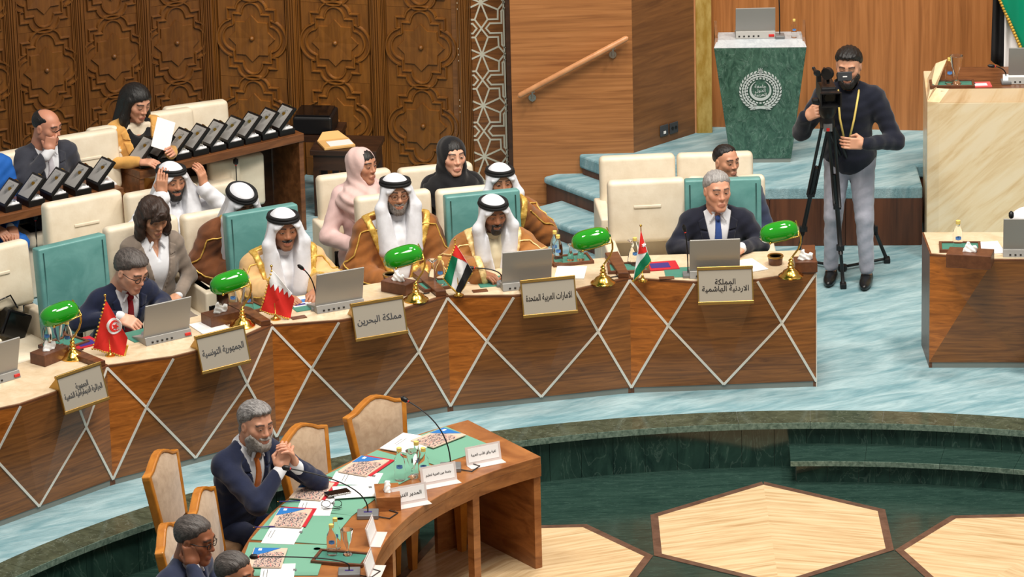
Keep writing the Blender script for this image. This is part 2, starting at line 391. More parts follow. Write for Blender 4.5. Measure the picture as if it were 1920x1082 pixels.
def carved_panel(P, rot, matn, parent):
    key = matn
    if key not in PANEL:
        base = MB().box((0, .006, 0), (.53, .012, .617)).build('carved_panel', matn)
        a = star_mesh().build('star', matn, base)
        b = MB().lathe([(.001, 0), (.018, .002), (.02, .012), (.013, .024), (.001, .028)], 12, T=Matrix.Rotation(math.pi/2, 4, 'X')).build('knob', matn, base, True); b.location = (0, -.006, 0)
        c = bead(MB(), outline(0), .011, .017).build('moulding', matn, base)
        d = bead(MB(), outline(.042), .012, .019).build('moulding', matn, base)
        PANEL[key] = (base, [a, b, c, d]); o = base
    else:
        base, ks = PANEL[key]; o = base.copy(); COL.objects.link(o)
        for k in ks: c = k.copy(); COL.objects.link(c); c.parent = o
    o.parent = parent; o.location = P; o.rotation_euler = (0, 0, rot)
def run(A, B, cols, matn, name):
    A, B = np.array(A[:2]), np.array(B[:2]); d = (B-A)/np.linalg.norm(B-A); rot = math.atan2(d[1], d[0]); L_ = np.linalg.norm(B-A)
    mb = MB().box((L_/2, .1, 2.3), (L_, .16, 4.6)); o = mb.build('backing', matn, wallL, loc=(A[0], A[1], 0), rotz=rot)
    nrm = np.array([d[1], -d[0]])
    ts = []
    for px, py in cols:
        # intersect pixel ray with the wall plane
        D = _F+_R*(px-960)/FPX-_U*(py-541)/FPX
        t = ((A-_C[:2]) @ nrm)/(D[:2] @ nrm); Pn = _C+D*t; ts.append(((Pn[:2]-A) @ d, Pn[2]))
    return A, d, rot, nrm, ts
ZK = None
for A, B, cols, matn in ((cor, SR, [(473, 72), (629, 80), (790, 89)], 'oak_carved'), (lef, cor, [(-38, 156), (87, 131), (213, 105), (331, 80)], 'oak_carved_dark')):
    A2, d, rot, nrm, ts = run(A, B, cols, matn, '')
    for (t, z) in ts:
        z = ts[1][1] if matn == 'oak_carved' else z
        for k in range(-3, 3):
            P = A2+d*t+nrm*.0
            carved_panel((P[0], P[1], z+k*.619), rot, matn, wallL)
    # fluted pilasters between the panels
    us = sorted(t for t, z in ts); cuts = [us[0]-(us[1]-us[0])/2]+[(a+b)/2 for a, b in zip(us, us[1:])]+[us[-1]+(us[-1]-us[-2])/2]
    for u in cuts:
        P = A2+d*u
        mb = MB().box((0, -.008, 2.3), (.062, .036, 4.6))
        for x in (-.05, -.038, .038, .05): mb.box((x, -.004, 2.3), (.007, .03, 4.6))
        for x in (-.018, 0, .018): mb.box((x, -.03, 2.3), (.009, .02, 4.6))
        mb.build('pilaster', matn, wallL, loc=(P[0], P[1], 0), rotz=rot)
# inlaid strip
srot = math.atan2(SE[1]-SR[1], SE[0]-SR[0]); SWD = np.linalg.norm((SE-SR)[:2])
strip = struct(MB().box((SWD/2, .06, 2.3), (SWD+.1, .12, 4.6)).build('trim_6', 'teak_dark', loc=(SR[0], SR[1], 0), rotz=srot))
MB().box((SWD/2, -.004, 2.3), (SWD, .02, 4.6)).build('veneer', 'walnut', strip)
u = SWD/2/150.
cell = [[(0, 0), (42, 115)], [(0, 0), (-42, 115)], [(0, 0), (42, -115)], [(0, 0), (-42, -115)], [(0, 0), (110, 50)], [(0, 0), (110, -50)], [(0, 0), (-110, 50)], [(0, 0), (-110, -50)],
        [(110, 50), (150, 0)], [(150, 0), (110, -50)], [(-110, 50), (-150, 0)], [(-150, 0), (-110, -50)],
        [(42, 115), (0, 174)], [(-42, 115), (0, 174)], [(42, -115), (0, -174)], [(-42, -115), (0, -174)],
        [(42, 115), (108, 115)], [(108, 115), (110, 50)], [(-42, 115), (-108, 115)], [(-108, 115), (-110, 50)], [(42, -115), (108, -115)], [(108, -115), (110, -50)], [(-42, -115), (-108, -115)], [(-108, -115), (-110, -50)]]
for sx in (1, -1):
    for sy in (1, -1):
        pl = [(150, 40), (132, 62), (132, 142), (56, 142), (30, 175)]
        cell += [[(sx*a[0], sy*a[1]), (sx*b[0], sy*b[1])] for a, b in zip(pl, pl[1:])]
zc = atY(902, 102, 35.08)[2]
mesh_bar = {}
for k in range(-6, 6):
    for a, b in cell:
        a_, b_ = np.array(a)*u, np.array(b)*u; Lb = np.linalg.norm(b_-a_); an = math.atan2(b_[1]-a_[1], b_[0]-a_[0])
        key = round(Lb, 4)
        if abs(k) > 3: continue
        if key not in mesh_bar:
            o = MB().box((Lb/2, 0, 0), (Lb+.01, .012, .0125)).build('inlay_bar', 'white_inlay', strip); mesh_bar[key] = o.data
        else: o = link('inlay_bar', mesh_bar[key], strip)
        o.location = (SWD/2+a_[0], -.012, zc+k*350*u+a_[1]); o.rotation_euler = (0, -an, 0)
for x in (.004, SWD-.004): MB().box((x, -.012, 2.3), (.012, .012, 4.6)).build('inlay_bar', 'white_inlay', strip)
# ================================================================ handrail, sockets
hr0, hr1 = atY(971, 181, WY-.07), atY(1178, 70, WY-.07)
hr = thing('handrail', 'sloping round wooden handrail fixed to the timber wall by steel brackets', 'handrail', (hr0[0], hr0[1], 0))
l0 = np.array([0, 0, hr0[2]]); l1 = np.array([hr1[0]-hr0[0], 0, hr1[2]]); dd = (l1-l0)/np.linalg.norm(l1-l0)
MB().tube([l0, l0+dd*.006, l0+dd*.02, l1-dd*.02, l1-dd*.006, l1], [.004, .016, .022, .022, .016, .004], 12).build('rail', 'rail_wood', hr, True)
for f_ in (.13, .86):
    p = l0+(l1-l0)*f_
    br = MB().tube([p+np.array([0, 0, -.02]), p+np.array([0, 0, -.085])], .008, 10).tube([p+np.array([0, -.008, -.085]), p+np.array([0, .066, -.085])], .011, 10).build('bracket', 'steel', hr, True, angle=40)
    MB().tube([p+np.array([0, .056, -.085]), p+np.array([0, .068, -.085])], .028, 16).build('wall_plate', 'steel', br, True, angle=40)
    MB().box(tuple(p+np.array([0, 0, -.023])), (.04, .02, .006)).build('saddle', 'steel', br)
for i, (px, py, lab) in enumerate(((1244, 244, 'dark square data socket plate low on the timber return wall'), (1262, 239, 'dark square twin power socket plate low on the timber return wall'))):
    D = _F+_R*(px-960)/FPX-_U*(py-541)/FPX; nrm = np.array([rv_n[1], -rv_n[0]]); t = ((np.array([x_r, WY])) @ nrm)/(D[:2] @ nrm); P = _C+D*t
    so = thing('wall_socket', lab, 'socket', (P[0]+nrm[0]*.002, P[1]+nrm[1]*.002, P[2]), math.atan2(rv_n[1], rv_n[0]))
    MB().box((0, -.005, 0), (.085, .012, .085)).build('plate', 'dark_grey', so, bevel=.004)
    if i == 0:
        MB().box((0, -.012, -.015), (.024, .004, .02)).build('port', 'white_paper', so)
    else:
        for x in (-.018, .018): MB().tube([(x, -.009, .0), (x, -.013, .0)], .013, 12).build('outlet', 'black_plastic', so)
# ================================================================ DELEGATE DESKS
DZ = .80
VA = [3.6-10.9*k for k in range(6)]        # front corner angles
DESK_R = 6.52*math.cos(math.radians(5.45)); HWD = 6.52*math.sin(math.radians(5.45))
TLp, TRp, BLp, BRp, BMp = (-HWD, 0, DZ), (HWD, 0, DZ), (-HWD, 0, .04), (HWD, 0, .04), (0, 0, .04)
T1p, T2p, X1p, X2p = (-.2, -.12, DZ), (.22, -.12, DZ), (-.37, -.04, .485), (.387, -.04, .475)
def desk_unit(label, loc, rot, strips=True, tail=False, wscale=1., group=None):
    t = thing('delegate_desk', label, 'desk', loc, rot, group)
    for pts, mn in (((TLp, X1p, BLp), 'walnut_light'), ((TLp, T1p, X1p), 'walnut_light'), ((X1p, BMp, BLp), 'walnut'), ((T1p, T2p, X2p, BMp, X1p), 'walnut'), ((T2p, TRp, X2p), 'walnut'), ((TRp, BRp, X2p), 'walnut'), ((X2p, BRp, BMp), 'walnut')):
        if len(pts) == 5:
            mb = MB(); P = [np.array(p) for p in pts]; Q = [p+np.array([0, .02, 0]) for p in P]
            mb.add(P+Q, [(0, 1, 3), (1, 2, 3), (0, 3, 4), (8, 6, 5), (8, 7, 6), (9, 8, 5)]+[(i, i+5, (i+1) % 5+5, (i+1) % 5) for i in range(5)])
            mb.f = [q[::-1] for q in mb.f]
        else: mb = MB().slab(pts, (0, .02, 0))
        mb.build('veneer_panel', mn, t)
    if strips:
        for a, b in ((TLp, X1p), (X1p, BMp), (T1p, X1p), (X1p, BLp), (T2p, X2p), (X2p, BRp), (TRp, X2p), (X2p, BMp)):
            a, b = np.array(a), np.array(b); d = (b-a)/np.linalg.norm(b-a); n = np.cross(d, [0, 1, 0]); n /= np.linalg.norm(n); w = n*.008
            MB().slab([a-w, a+w, b+w, b-w], (0, -.005, 0)).build('inlay_strip', 'silver_strip', t)
    D = .46; bw = HWD*(DESK_R+D)/DESK_R
    MB().prism([(-HWD, .0), (-.2, -.12), (.22, -.12), (HWD, 0), (bw, D), (-bw, D)], DZ-.001, DZ+.012).build('edge_band', 'walnut_edge', t)
    MB().prism([(-HWD+.012, .008), (-.197, -.104), (.217, -.104), (HWD-.075, .012), (bw-.1, D-.01), (-bw+.012, D-.01)], DZ+.012, DZ+.016).build('stone_top', 'desk_stone', t)
    MB().prism([(HWD-.072, .02), (HWD-.004, .004), (bw-.004, D), (bw-.098, D)], DZ+.012, DZ+.05).build('cable_channel', 'walnut_edge', t, bevel=.005)
    MB().prism([(-HWD, .03), (HWD, .03), (bw, D), (-bw, D)], DZ-.06, DZ-.002).build('carcass', 'walnut_edge', t)
    for s in (-1, 1):
        MB().slab([(s*HWD, .004, .0), (s*bw, D, .0), (s*bw, D, DZ-.002), (s*HWD, .004, DZ-.002)], (-s*.02, 0, 0)).build('side_panel', 'walnut_edge', t)
    MB().box((0, .02, .02), (2*HWD, .03, .04)).build('plinth', 'joint_grey', t)
    if tail: MB().box((HWD+.002, .0, DZ/2), (.006, .012, DZ)).build('edge_strip', 'silver_strip', t)
    return t
names = ['crisp two-line plate and star flag', 'bold one-line plate and four-colour flag', 'worn plate and serrated red-white flag', 'worn plate and red disc flag', 'worn two-line plate']
DESKS = []
for k in range(5):
    th = (VA[k]+VA[k+1])/2; P = pol(th, DESK_R)
    DESKS.append(desk_unit('faceted walnut desk with silver inlay, bearing the '+names[k], P, -math.radians(th), tail=(k == 0)))
rdL = at(1742, 690, 0); rdr = math.radians(-4)
rdc = rdL+np.array([math.cos(rdr), math.sin(rdr), 0])*HWD
RD = desk_unit('walnut desk standing in front of the beige marble podium', rdc, rdr, strips=False)
def on_desk(k, px, py, z=DZ+.016): return at(px, py, z)
# ================================================================ LECTERN
tl, tr_ = at(1333, 91, 1.36), at(1507, 89, 1.36)
bl, br_ = at(1369, 293, PZ+.03), at(1484, 303, PZ+.03)
lw = np.linalg.norm(tr_-tl); lx = (tr_-tl)/lw; ly = np.array([-lx[1], lx[0], 0])
lc = (bl+br_)/2; lc[2] = PZ
lec = thing('lectern', 'tapering green marble lectern with a silver wreath emblem and grey marble top', 'lectern', lc, math.atan2(lx[1], lx[0]))
def lloc(P): d = P-lc; return np.array([d @ lx, d @ ly, d[2]])
a, b, c, d = lloc(tl), lloc(tr_), lloc(br_), lloc(bl)
tw = (b[0]-a[0])/2; bw_ = (c[0]-d[0])/2; yt = (a[1]+b[1])/2; zt = a[2]
body = MB().add([(-bw_, 0, .03), (bw_, 0, .03), (bw_*.9, .32, .03), (-bw_*.9, .32, .03), (-tw, yt, zt), (tw, yt, zt), (tw*.93, yt+.32, zt), (-tw*.93, yt+.32, zt)],
                [(3, 2, 1, 0), (4, 5, 6, 7), (0, 1, 5, 4), (1, 2, 6, 5), (2, 3, 7, 6), (3, 0, 4, 7)]).build('front_slab', 'lectern_marble', lec, bevel=.006)
MB().add([(-tw, yt, zt+.002), (tw, yt, zt+.002), (tw*.93, yt+.32, zt), (-tw*.93, yt+.32, zt), (-tw*.93, yt+.10, zt+.035), (tw*.93, yt+.10, zt+.035), (tw*.9, yt+.3, zt+.035), (-tw*.9, yt+.3, zt+.035)],
         [(3, 2, 1, 0), (4, 5, 6, 7), (0, 1, 5, 4), (1, 2, 6, 5), (2, 3, 7, 6), (3, 0, 4, 7)]).build('top_slab', 'grey_marble', lec)
MB().box((0, .16, .015), (bw_*1.95, .31, .03)).build('plinth', 'joint_grey', lec)
for s in (-1, 1):
    MB().slab([(s*tw, yt+.02, zt-.02), (s*tw*1.0, yt+.3, zt-.02), (s*tw*.99, yt+.28, zt+.13), (s*tw*.97, yt+.10, zt+.05)], (-s*.02, 0, 0)).build('side_wing', 'teak_dark', lec)
# emblem on the leaning face
fu = np.array([0, yt, zt-.03]); fl = np.linalg.norm(fu); fv = fu/fl; fn = np.cross([1, 0, 0], fv)
fn = fn if fn[1] < 0 else -fn
def EM(x, v, o=.004): return np.array([x, 0, .03])+fv*v+fn*o
ec = fl*.62; ER = .118
emb = MB()
leaf = lambda mb, x, v, an, ln, w: mb.slab([EM(x, v), EM(x+ln*.5*math.cos(an)-w*math.sin(an), v+ln*.5*math.sin(an)+w*math.cos(an)), EM(x+ln*math.cos(an), v+ln*math.sin(an)), EM(x+ln*.5*math.cos(an)+w*math.sin(an), v+ln*.5*math.sin(an)-w*math.cos(an))], fn*.006)
em_root = MB()
for s in (-1, 1):
    for k in range(15):
        a_ = math.radians(-78+k*11.3)
        for rr, da in ((ER*1.1, .55), (ER*1.22, .25), (ER*1.0, .9)):
            leaf(em_root, s*rr*math.cos(a_)*.98, ec+rr*math.sin(a_), (a_+math.pi/2+da-.6 if s > 0 else math.pi-(a_+math.pi/2+da-.6)), .034, .0075)
em_o = em_root.build('emblem_wreath', 'emblem_silver', lec, label='silver laurel wreath emblem')
mb = MB()
for k in range(24):
    a_ = 2*math.pi*k/24; r_ = ER*.83; P = [EM(r_*math.cos(a_)+dx*math.cos(a_)-dy*math.sin(a_), ec+r_*math.sin(a_)+dx*math.sin(a_)+dy*math.cos(a_)) for dx, dy in ((-.005, -.008), (.005, -.008), (.005, .008), (-.005, .008))]
    mb.slab(P, fn*.005)
mb.build('chain_ring', 'emblem_silver', lec)
mb = MB(); N_ = 40
for k in range(N_):
    def cr(i):
        a_ = math.radians(-245+310*i/N_); w = .021*max(.02, math.sin(math.pi*i/N_))**.8
        return (ER*.68*math.cos(a_), ER*.68*math.sin(a_)), ((ER*.68-w)*math.cos(a_), (ER*.68-w)*math.sin(a_))
    (o0, i0), (o1, i1) = cr(k), cr(k+1)
    mb.slab([EM(o0[0], ec+o0[1]), EM(o1[0], ec+o1[1]), EM(i1[0], ec+i1[1]), EM(i0[0], ec+i0[1])], fn*.005)
mb.build('crescent', 'emblem_silver', lec)
for s in (-1, 1):
    MB().slab([EM(0, ec-ER*1.06), EM(s*.075, ec-ER*1.0), EM(s*.062, ec-ER*1.15), EM(s*.078, ec-ER*1.28), EM(0, ec-ER*1.2)], fn*.006).build('ribbon', 'emblem_silver', lec)
    mb = MB()
    for k in range(3): leaf(mb, s*.006, ec+ER*1.12, math.pi/2+s*(.35+.3*k)-s*.5, .05, .006)
    mb.build('laurel_tip', 'emblem_silver', lec)
LEC_TOP = lambda px, py: at(px, py, PZ+zt+.037)
# ================================================================ PODIUM
pb = at(1737, 490, 0)
pod = thing('podium', 'tall beige marble podium with a recessed wooden top', 'podium', (pb[0], pb[1], 0), math.radians(-3))
PH = 1.19
p_ = [(0, .03), (.085, 0), (2.4, 0), (2.4, .8), (0, .8)]
MB().prism(p_, .02, PH).build('front_slab', 'beige_marble', pod, bevel=.006)
MB().add([(.0, .03, PH), (.085, 0, PH), (2.4, 0, PH), (2.4, .14, PH+.06), (.16, .14, PH+.06), (.07, .16, PH+.06)], [(0, 1, 4, 5), (1, 2, 3, 4), (0, 5, 4, 3, 2, 1)]).build('sloped_rim', 'beige_marble', pod)
MB().box((1.25, .42, PH+.025), (2.3, .6, .05)).build('desktop', 'counter_wood', pod)
MB().add([(.0, .03, PH), (.07, .16, PH+.06), (.16, .55, PH+.16), (.08, .55, PH+.13), (.02, .6, PH)], [(0, 1, 2, 3), (0, 3, 4), (4, 3, 2), (0, 4, 2, 1)]).build('side_wing', 'beige_marble', pod)
MB().box((1.2, .4, .01), (2.36, .76, .02)).build('plinth', 'black_plastic', pod)
POD_Z = PH+.05
# ================================================================ CHAIRS
def rbox(mb_name, c, d, matn, parent, bev, seg=3, T=None, taper=1.):
    mb = MB().box(c, d, T, taper); o = mb.build(mb_name, matn, parent, True, bevel=bev, seg=seg); return o
def cream_chair(label, top_px, ztop, phi=None, group=None, w=.55, arms=(True, True), bh=.44, seat_y=.46, P=None):
    if P is None: P = at(top_px[0], top_px[1], ztop)
    phi = -theta(P) if phi is None else phi
    t = thing('armchair', label, 'chair', (P[0], P[1], 0), facing(phi), group)
    # local: +y forward, back panel top centre above origin
    T = Matrix.Translation((0, .02, ztop-bh/2)) @ Matrix.Rotation(math.radians(6), 4, 'X')
    bk = rbox('backrest', (0, 0, 0), (w-.012, .11, bh), 'cream_leather', t, .035, 4, T)
    T2 = Matrix.Translation((0, .02, ztop-bh*.42)) @ Matrix.Rotation(math.radians(6), 4, 'X')
    rbox('stitched_band', (0, .054, 0), (.19, .008, .022), 'cream_leather', bk, .005, 2, T2)
    rbox('back_shell', (0, -.06, ztop*.5-.02), (w-.05, .03, ztop-.1), 'cream_leather', t, .01, 2)
    s_ = rbox('seat', (0, .06+seat_y/2, .44), (w-.10, seat_y, .11), 'cream_leather', t, .04, 4)
    rbox('seat_base', (0, .06+seat_y/2-.02, .2), (w-.12, seat_y-.06, .39), 'cream_leather', t, .015, 2)
    for s, on in ((-1, arms[0]), (1, arms[1])):
        if not on: continue
        a_ = rbox('armrest', (s*(w/2-.006), .24, .335), (.085, .5, .64), 'cream_leather', t, .016, 3)
        rbox('front_inset', (s*(w/2-.006), .492, .31), (.045, .008, .5), 'black_gloss', a_, .002, 1)
    return t
def teal_chair(label, top_px, ztop=1.2, phi=None, w=.52, h=.62, group=None):
    P = at(top_px[0], top_px[1], ztop); phi = -theta(P) if phi is None else phi
    t = thing('armchair', label, 'chair', (P[0], P[1], 0), facing(phi), group)
    T = Matrix.Translation((0, 0, ztop-h/2)) @ Matrix.Rotation(math.radians(5), 4, 'X')
    bk = rbox('backrest', (0, 0, 0), (w, .09, h), 'teal_leather', t, .014, 3, T)
    for s in (-1, 1):
        MB().tube([T @ Vector((s*(w/2-.035), .047, -h/2+.02)), T @ Vector((s*(w/2-.035), .047, h/2-.03))], .004, 6).build('piping', 'teal_leather', bk, True)
    rbox('seat', (0, .27, .46), (w, .46, .1), 'teal_leather', t, .03, 3)
    MB().tube([(0, .22, .41), (0, .22, .08)], .03, 12).build('column', 'mid_grey', t, True, angle=40)
    MB().lathe([(.24, 0), (.24, .015), (.05, .07), (.03, .09)], 20, (0, .22, 0)).build('base', 'mid_grey', t, True, angle=40)
    return t
teal_chair('teal leather high-back chair of the man in navy suit writing', (133, 453))
teal_chair('teal leather high-back chair behind the man in the tan cloak with serrated flag', (490, 393))
teal_chair('teal leather high-back chair behind the man in tan cloak at the laptop', (904, 362))
teal_chair('teal leather high-back chair behind the grey-haired man with blue tie', (1355, 336))
R1, R2 = 1.06, .96
cream_chair('cream leather armchair of the woman in the taupe suit', (262, 414), R1)
cream_chair('cream leather armchair of the cloaked man bowing his head', (407, 392), R1)
cream_chair('cream leather armchair of the grey-bearded man with round glasses', (735, 361), R1)
cream_chair('cream leather armchair of the cloaked man half hidden by the teal chair', (888, 349), R1)
cream_chair('empty cream leather armchair with folding seat, white papers leaning at its side', (1211, 335), R1)
cream_chair('cream leather armchair of the man with slicked-back hair', (1361, 329), R1)
cream_chair('empty cream leather armchair by the carpeted stairs, back row', (1194, 290), R2)
cream_chair('cream leather armchair in the back row next to the green lectern', (1340, 285), R2)
cream_chair('cream leather armchair of the woman in pink headscarf', (662, 322), R2)
cream_chair('cream leather armchair of the woman in black', (815, 309), R2)
cream_chair('empty cream leather armchair in front of the award box counter', (152, 368), R1, w=.6)
cream_chair('cream leather armchair of the man in white adjusting his headdress', (300, 352), R1)
cream_chair('empty cream leather armchair holding a black handbag', (-18, 462), 1.12, phi=36)
for px, py, lab in ((8, 284, 'cream armchair against the carved wall, at the end of the award boxes'), (55, 277, 'cream armchair of the balding man with pen'), (158, 248, 'empty cream armchair between the balding man and the woman in mustard'),
                    (222, 232, 'cream armchair of the woman in mustard blazer'), (300, 208, 'cream armchair half hidden by the sheet of paper the woman reads'), (365, 193, 'empty cream armchair behind the longest row of award boxes')):
    cream_chair(lab, (px, py), 1.02, w=.5, arms=(False, False), P=at(px, py, 1.02), seat_y=.3)
# two lower cream seats with flipped fronts next to the rear counter
# ================================================================ REAR COUNTERS WITH AWARD BOXES
def counter(label, f0, f1, dep, z=.75, back=True):
    A, B = at(*f0, z), at(*f1, z); L_ = np.linalg.norm(B-A); an = math.atan2(B[1]-A[1], B[0]-A[0])
    t = thing('rear_counter', label, 'counter', (A[0], A[1], 0), an)
    MB().box((L_/2, dep/2, z-.03), (L_, dep, .06)).build('top_board', 'counter_wood', t, bevel=.004)
    for x in (.02, L_-.02): MB().box((x, dep/2, (z-.06)/2), (.04, dep-.02, z-.06)).build('end_panel', 'counter_wood', t, bevel=.004)
    if back: MB().box((L_/2, dep-.06, z/2), (L_-.1, .02, z-.12)).build('back_panel', 'dark_wood', t)
    return t, A, an, L_
CT2, c2A, c2an, c2L = counter('long brown wooden counter carrying the longer row of award boxes', (262, 322), (570, 250), .44)
CT1, c1A, c1an, c1L = counter('brown wooden counter carrying award boxes before the balding man', (-60, 420), (232, 352), .40, back=False)
# ================================================================ ROUND CONFERENCE TABLE
TCX, TCY = 1.4, 26.3; TZ = .43; TR0, TR1 = 2.25, 3.07
def tpol(an, r, z=0.): a = math.radians(an); return np.array([TCX+r*math.sin(a), TCY+r*math.cos(a), z])
tt = thing('conference_table', 'curved honey-brown wooden table set with green mats', 'table', (0, 0, 0))
E0 = -33.6
ring(MB(), TR0, TR1, -150, E0, TZ-.05, TZ, 60, (TCX, TCY)).build('top_board', 'table_wood', tt, bevel=.004)
ring(MB(), TR0, TR0+.03, -150, E0, TZ-.13, TZ-.05, 60, (TCX, TCY)).build('apron', 'table_wood', tt)
for an in (E0, -71, -110):
    ring(MB(), TR0+.01, TR1-.03, an-1.3, an-.02, WZ, TZ-.05, 2, (TCX, TCY)).build('end_panel', 'table_wood', tt)
ring(MB(), TR0+.0, TR0+.05, -48, -46.5, WZ, TZ-.05, 2, (TCX, TCY)).build('leg', 'table_wood', tt)
ring(MB(), TR1-.2, TR1-.17, E0-8, E0-.4, WZ, TZ-.05, 8, (TCX, TCY)).build('modesty_panel', 'table_wood', tt)
def table_chair(label, an, r, turn=0., hide=None):
    P = tpol(an, r, WZ); rot = math.atan2(TCY-P[1], TCX-P[0])-math.pi/2+math.radians(turn)
    t = thing('dining_chair', label, 'chair', P, rot)
    H_ = .97; w = .25
    prof = [(-w*.80, .0), (-w*.86, .12), (-w*.93, .27), (-w, .40), (-w*1.0, .425), (-w*.72, .44), (-w*.45, .475), (-w*.2, .50), (0, .508)]
    prof = prof+[(-x, z) for x, z in prof[::-1][1:]]
    zb = H_-.508; lean = math.radians(9)
    T = Matrix.Translation((0, 0, zb)) @ Matrix.Rotation(lean, 4, 'X')
    inn = [(x*.84, .035+(z*.885)) for x, z in prof]
    n = len(prof); mb = MB()
    v = [(x, y, z) for y in (.028, -.028) for x, z in prof]+[(x, y, z) for y in (.028, -.028) for x, z in inn]
    f = []
    for i in range(n-1):
        f += [(i, i+1, 2*n+i+1, 2*n+i), (n+i+1, n+i, 3*n+i, 3*n+i+1), (i+1, i, n+i, n+i+1), (2*n+i, 2*n+i+1, 3*n+i+1, 3*n+i)]
    f += [(0, 2*n, 3*n, n), (n-1, 2*n-1, 4*n-1, 3*n-1)]
    fr = mb.add(v, f, T).build('back_frame', 'honey_wood', t, bevel=.008)
    mb = MB(); cn = (0, .24)
    rim = [(cn[0]+(x-cn[0])*1.03, cn[1]+(z-cn[1])*1.03) for x, z in inn]
    v = [(x, y, z) for y in (.02, -.02) for x, z in rim]+[(cn[0]+(x-cn[0])*.8, y, cn[1]+(z-cn[1])*.8) for y in (.036, -.036) for x, z in rim]
    f = [(2*n+n-1-i if False else 2*n+i) for i in range(n)]
    faces = [tuple(2*n+i for i in range(n)), tuple(3*n+i for i in range(n-1, -1, -1))]
    for i in range(n):
        j = (i+1) % n; faces += [(i, j, 2*n+j, 2*n+i), (n+j, n+i, 3*n+i, 3*n+j)]
    mb.add(v, faces, T).build('back_cushion', 'taupe_suede', t, True, angle=50)
    rbox('seat_cushion', (0, .27, .42), (.5, .5, .1), 'seat_suede', t, .03, 3)
    rbox('seat_rail', (0, .27, .35), (.5, .5, .055), 'honey_wood', t, .006, 1)
    for x in (-.21, .21):
        for y in (.05, .49):
            mb = MB().add([(x-.02, y-.02, 0), (x+.02, y-.02, 0), (x+.02, y+.02, 0), (x-.02, y+.02, 0), (x-.032, y-.032, .33), (x+.032, y-.032, .33), (x+.032, y+.032, .33), (x-.032, y+.032, .33)], [(3, 2, 1, 0), (4, 5, 6, 7), (0, 1, 5, 4), (1, 2, 6, 5), (2, 3, 7, 6), (3, 0, 4, 7)])
            mb.build('leg', 'honey_wood', t)
    return t
def chair_px(label, px, py, turn=0.):
    P = at(px, py, WZ+.96); an = math.degrees(math.atan2(P[0]-TCX, P[1]-TCY)); r = math.hypot(P[0]-TCX, P[1]-TCY)
    return table_chair(label, an, r, turn)
chair_px('empty upholstered wooden chair at the end of the curved table', 714, 748)
chair_px('empty upholstered wooden chair next to the bearded man in navy suit', 578, 800)
chair_px('upholstered wooden chair of the bearded man with orange tie', 318, 848, 6)
chair_px('empty upholstered wooden chair pushed close behind the bearded man', 396, 918, 4)
chair_px('upholstered wooden chair of the man in glasses resting his head on his fist', 330, 985, 0)
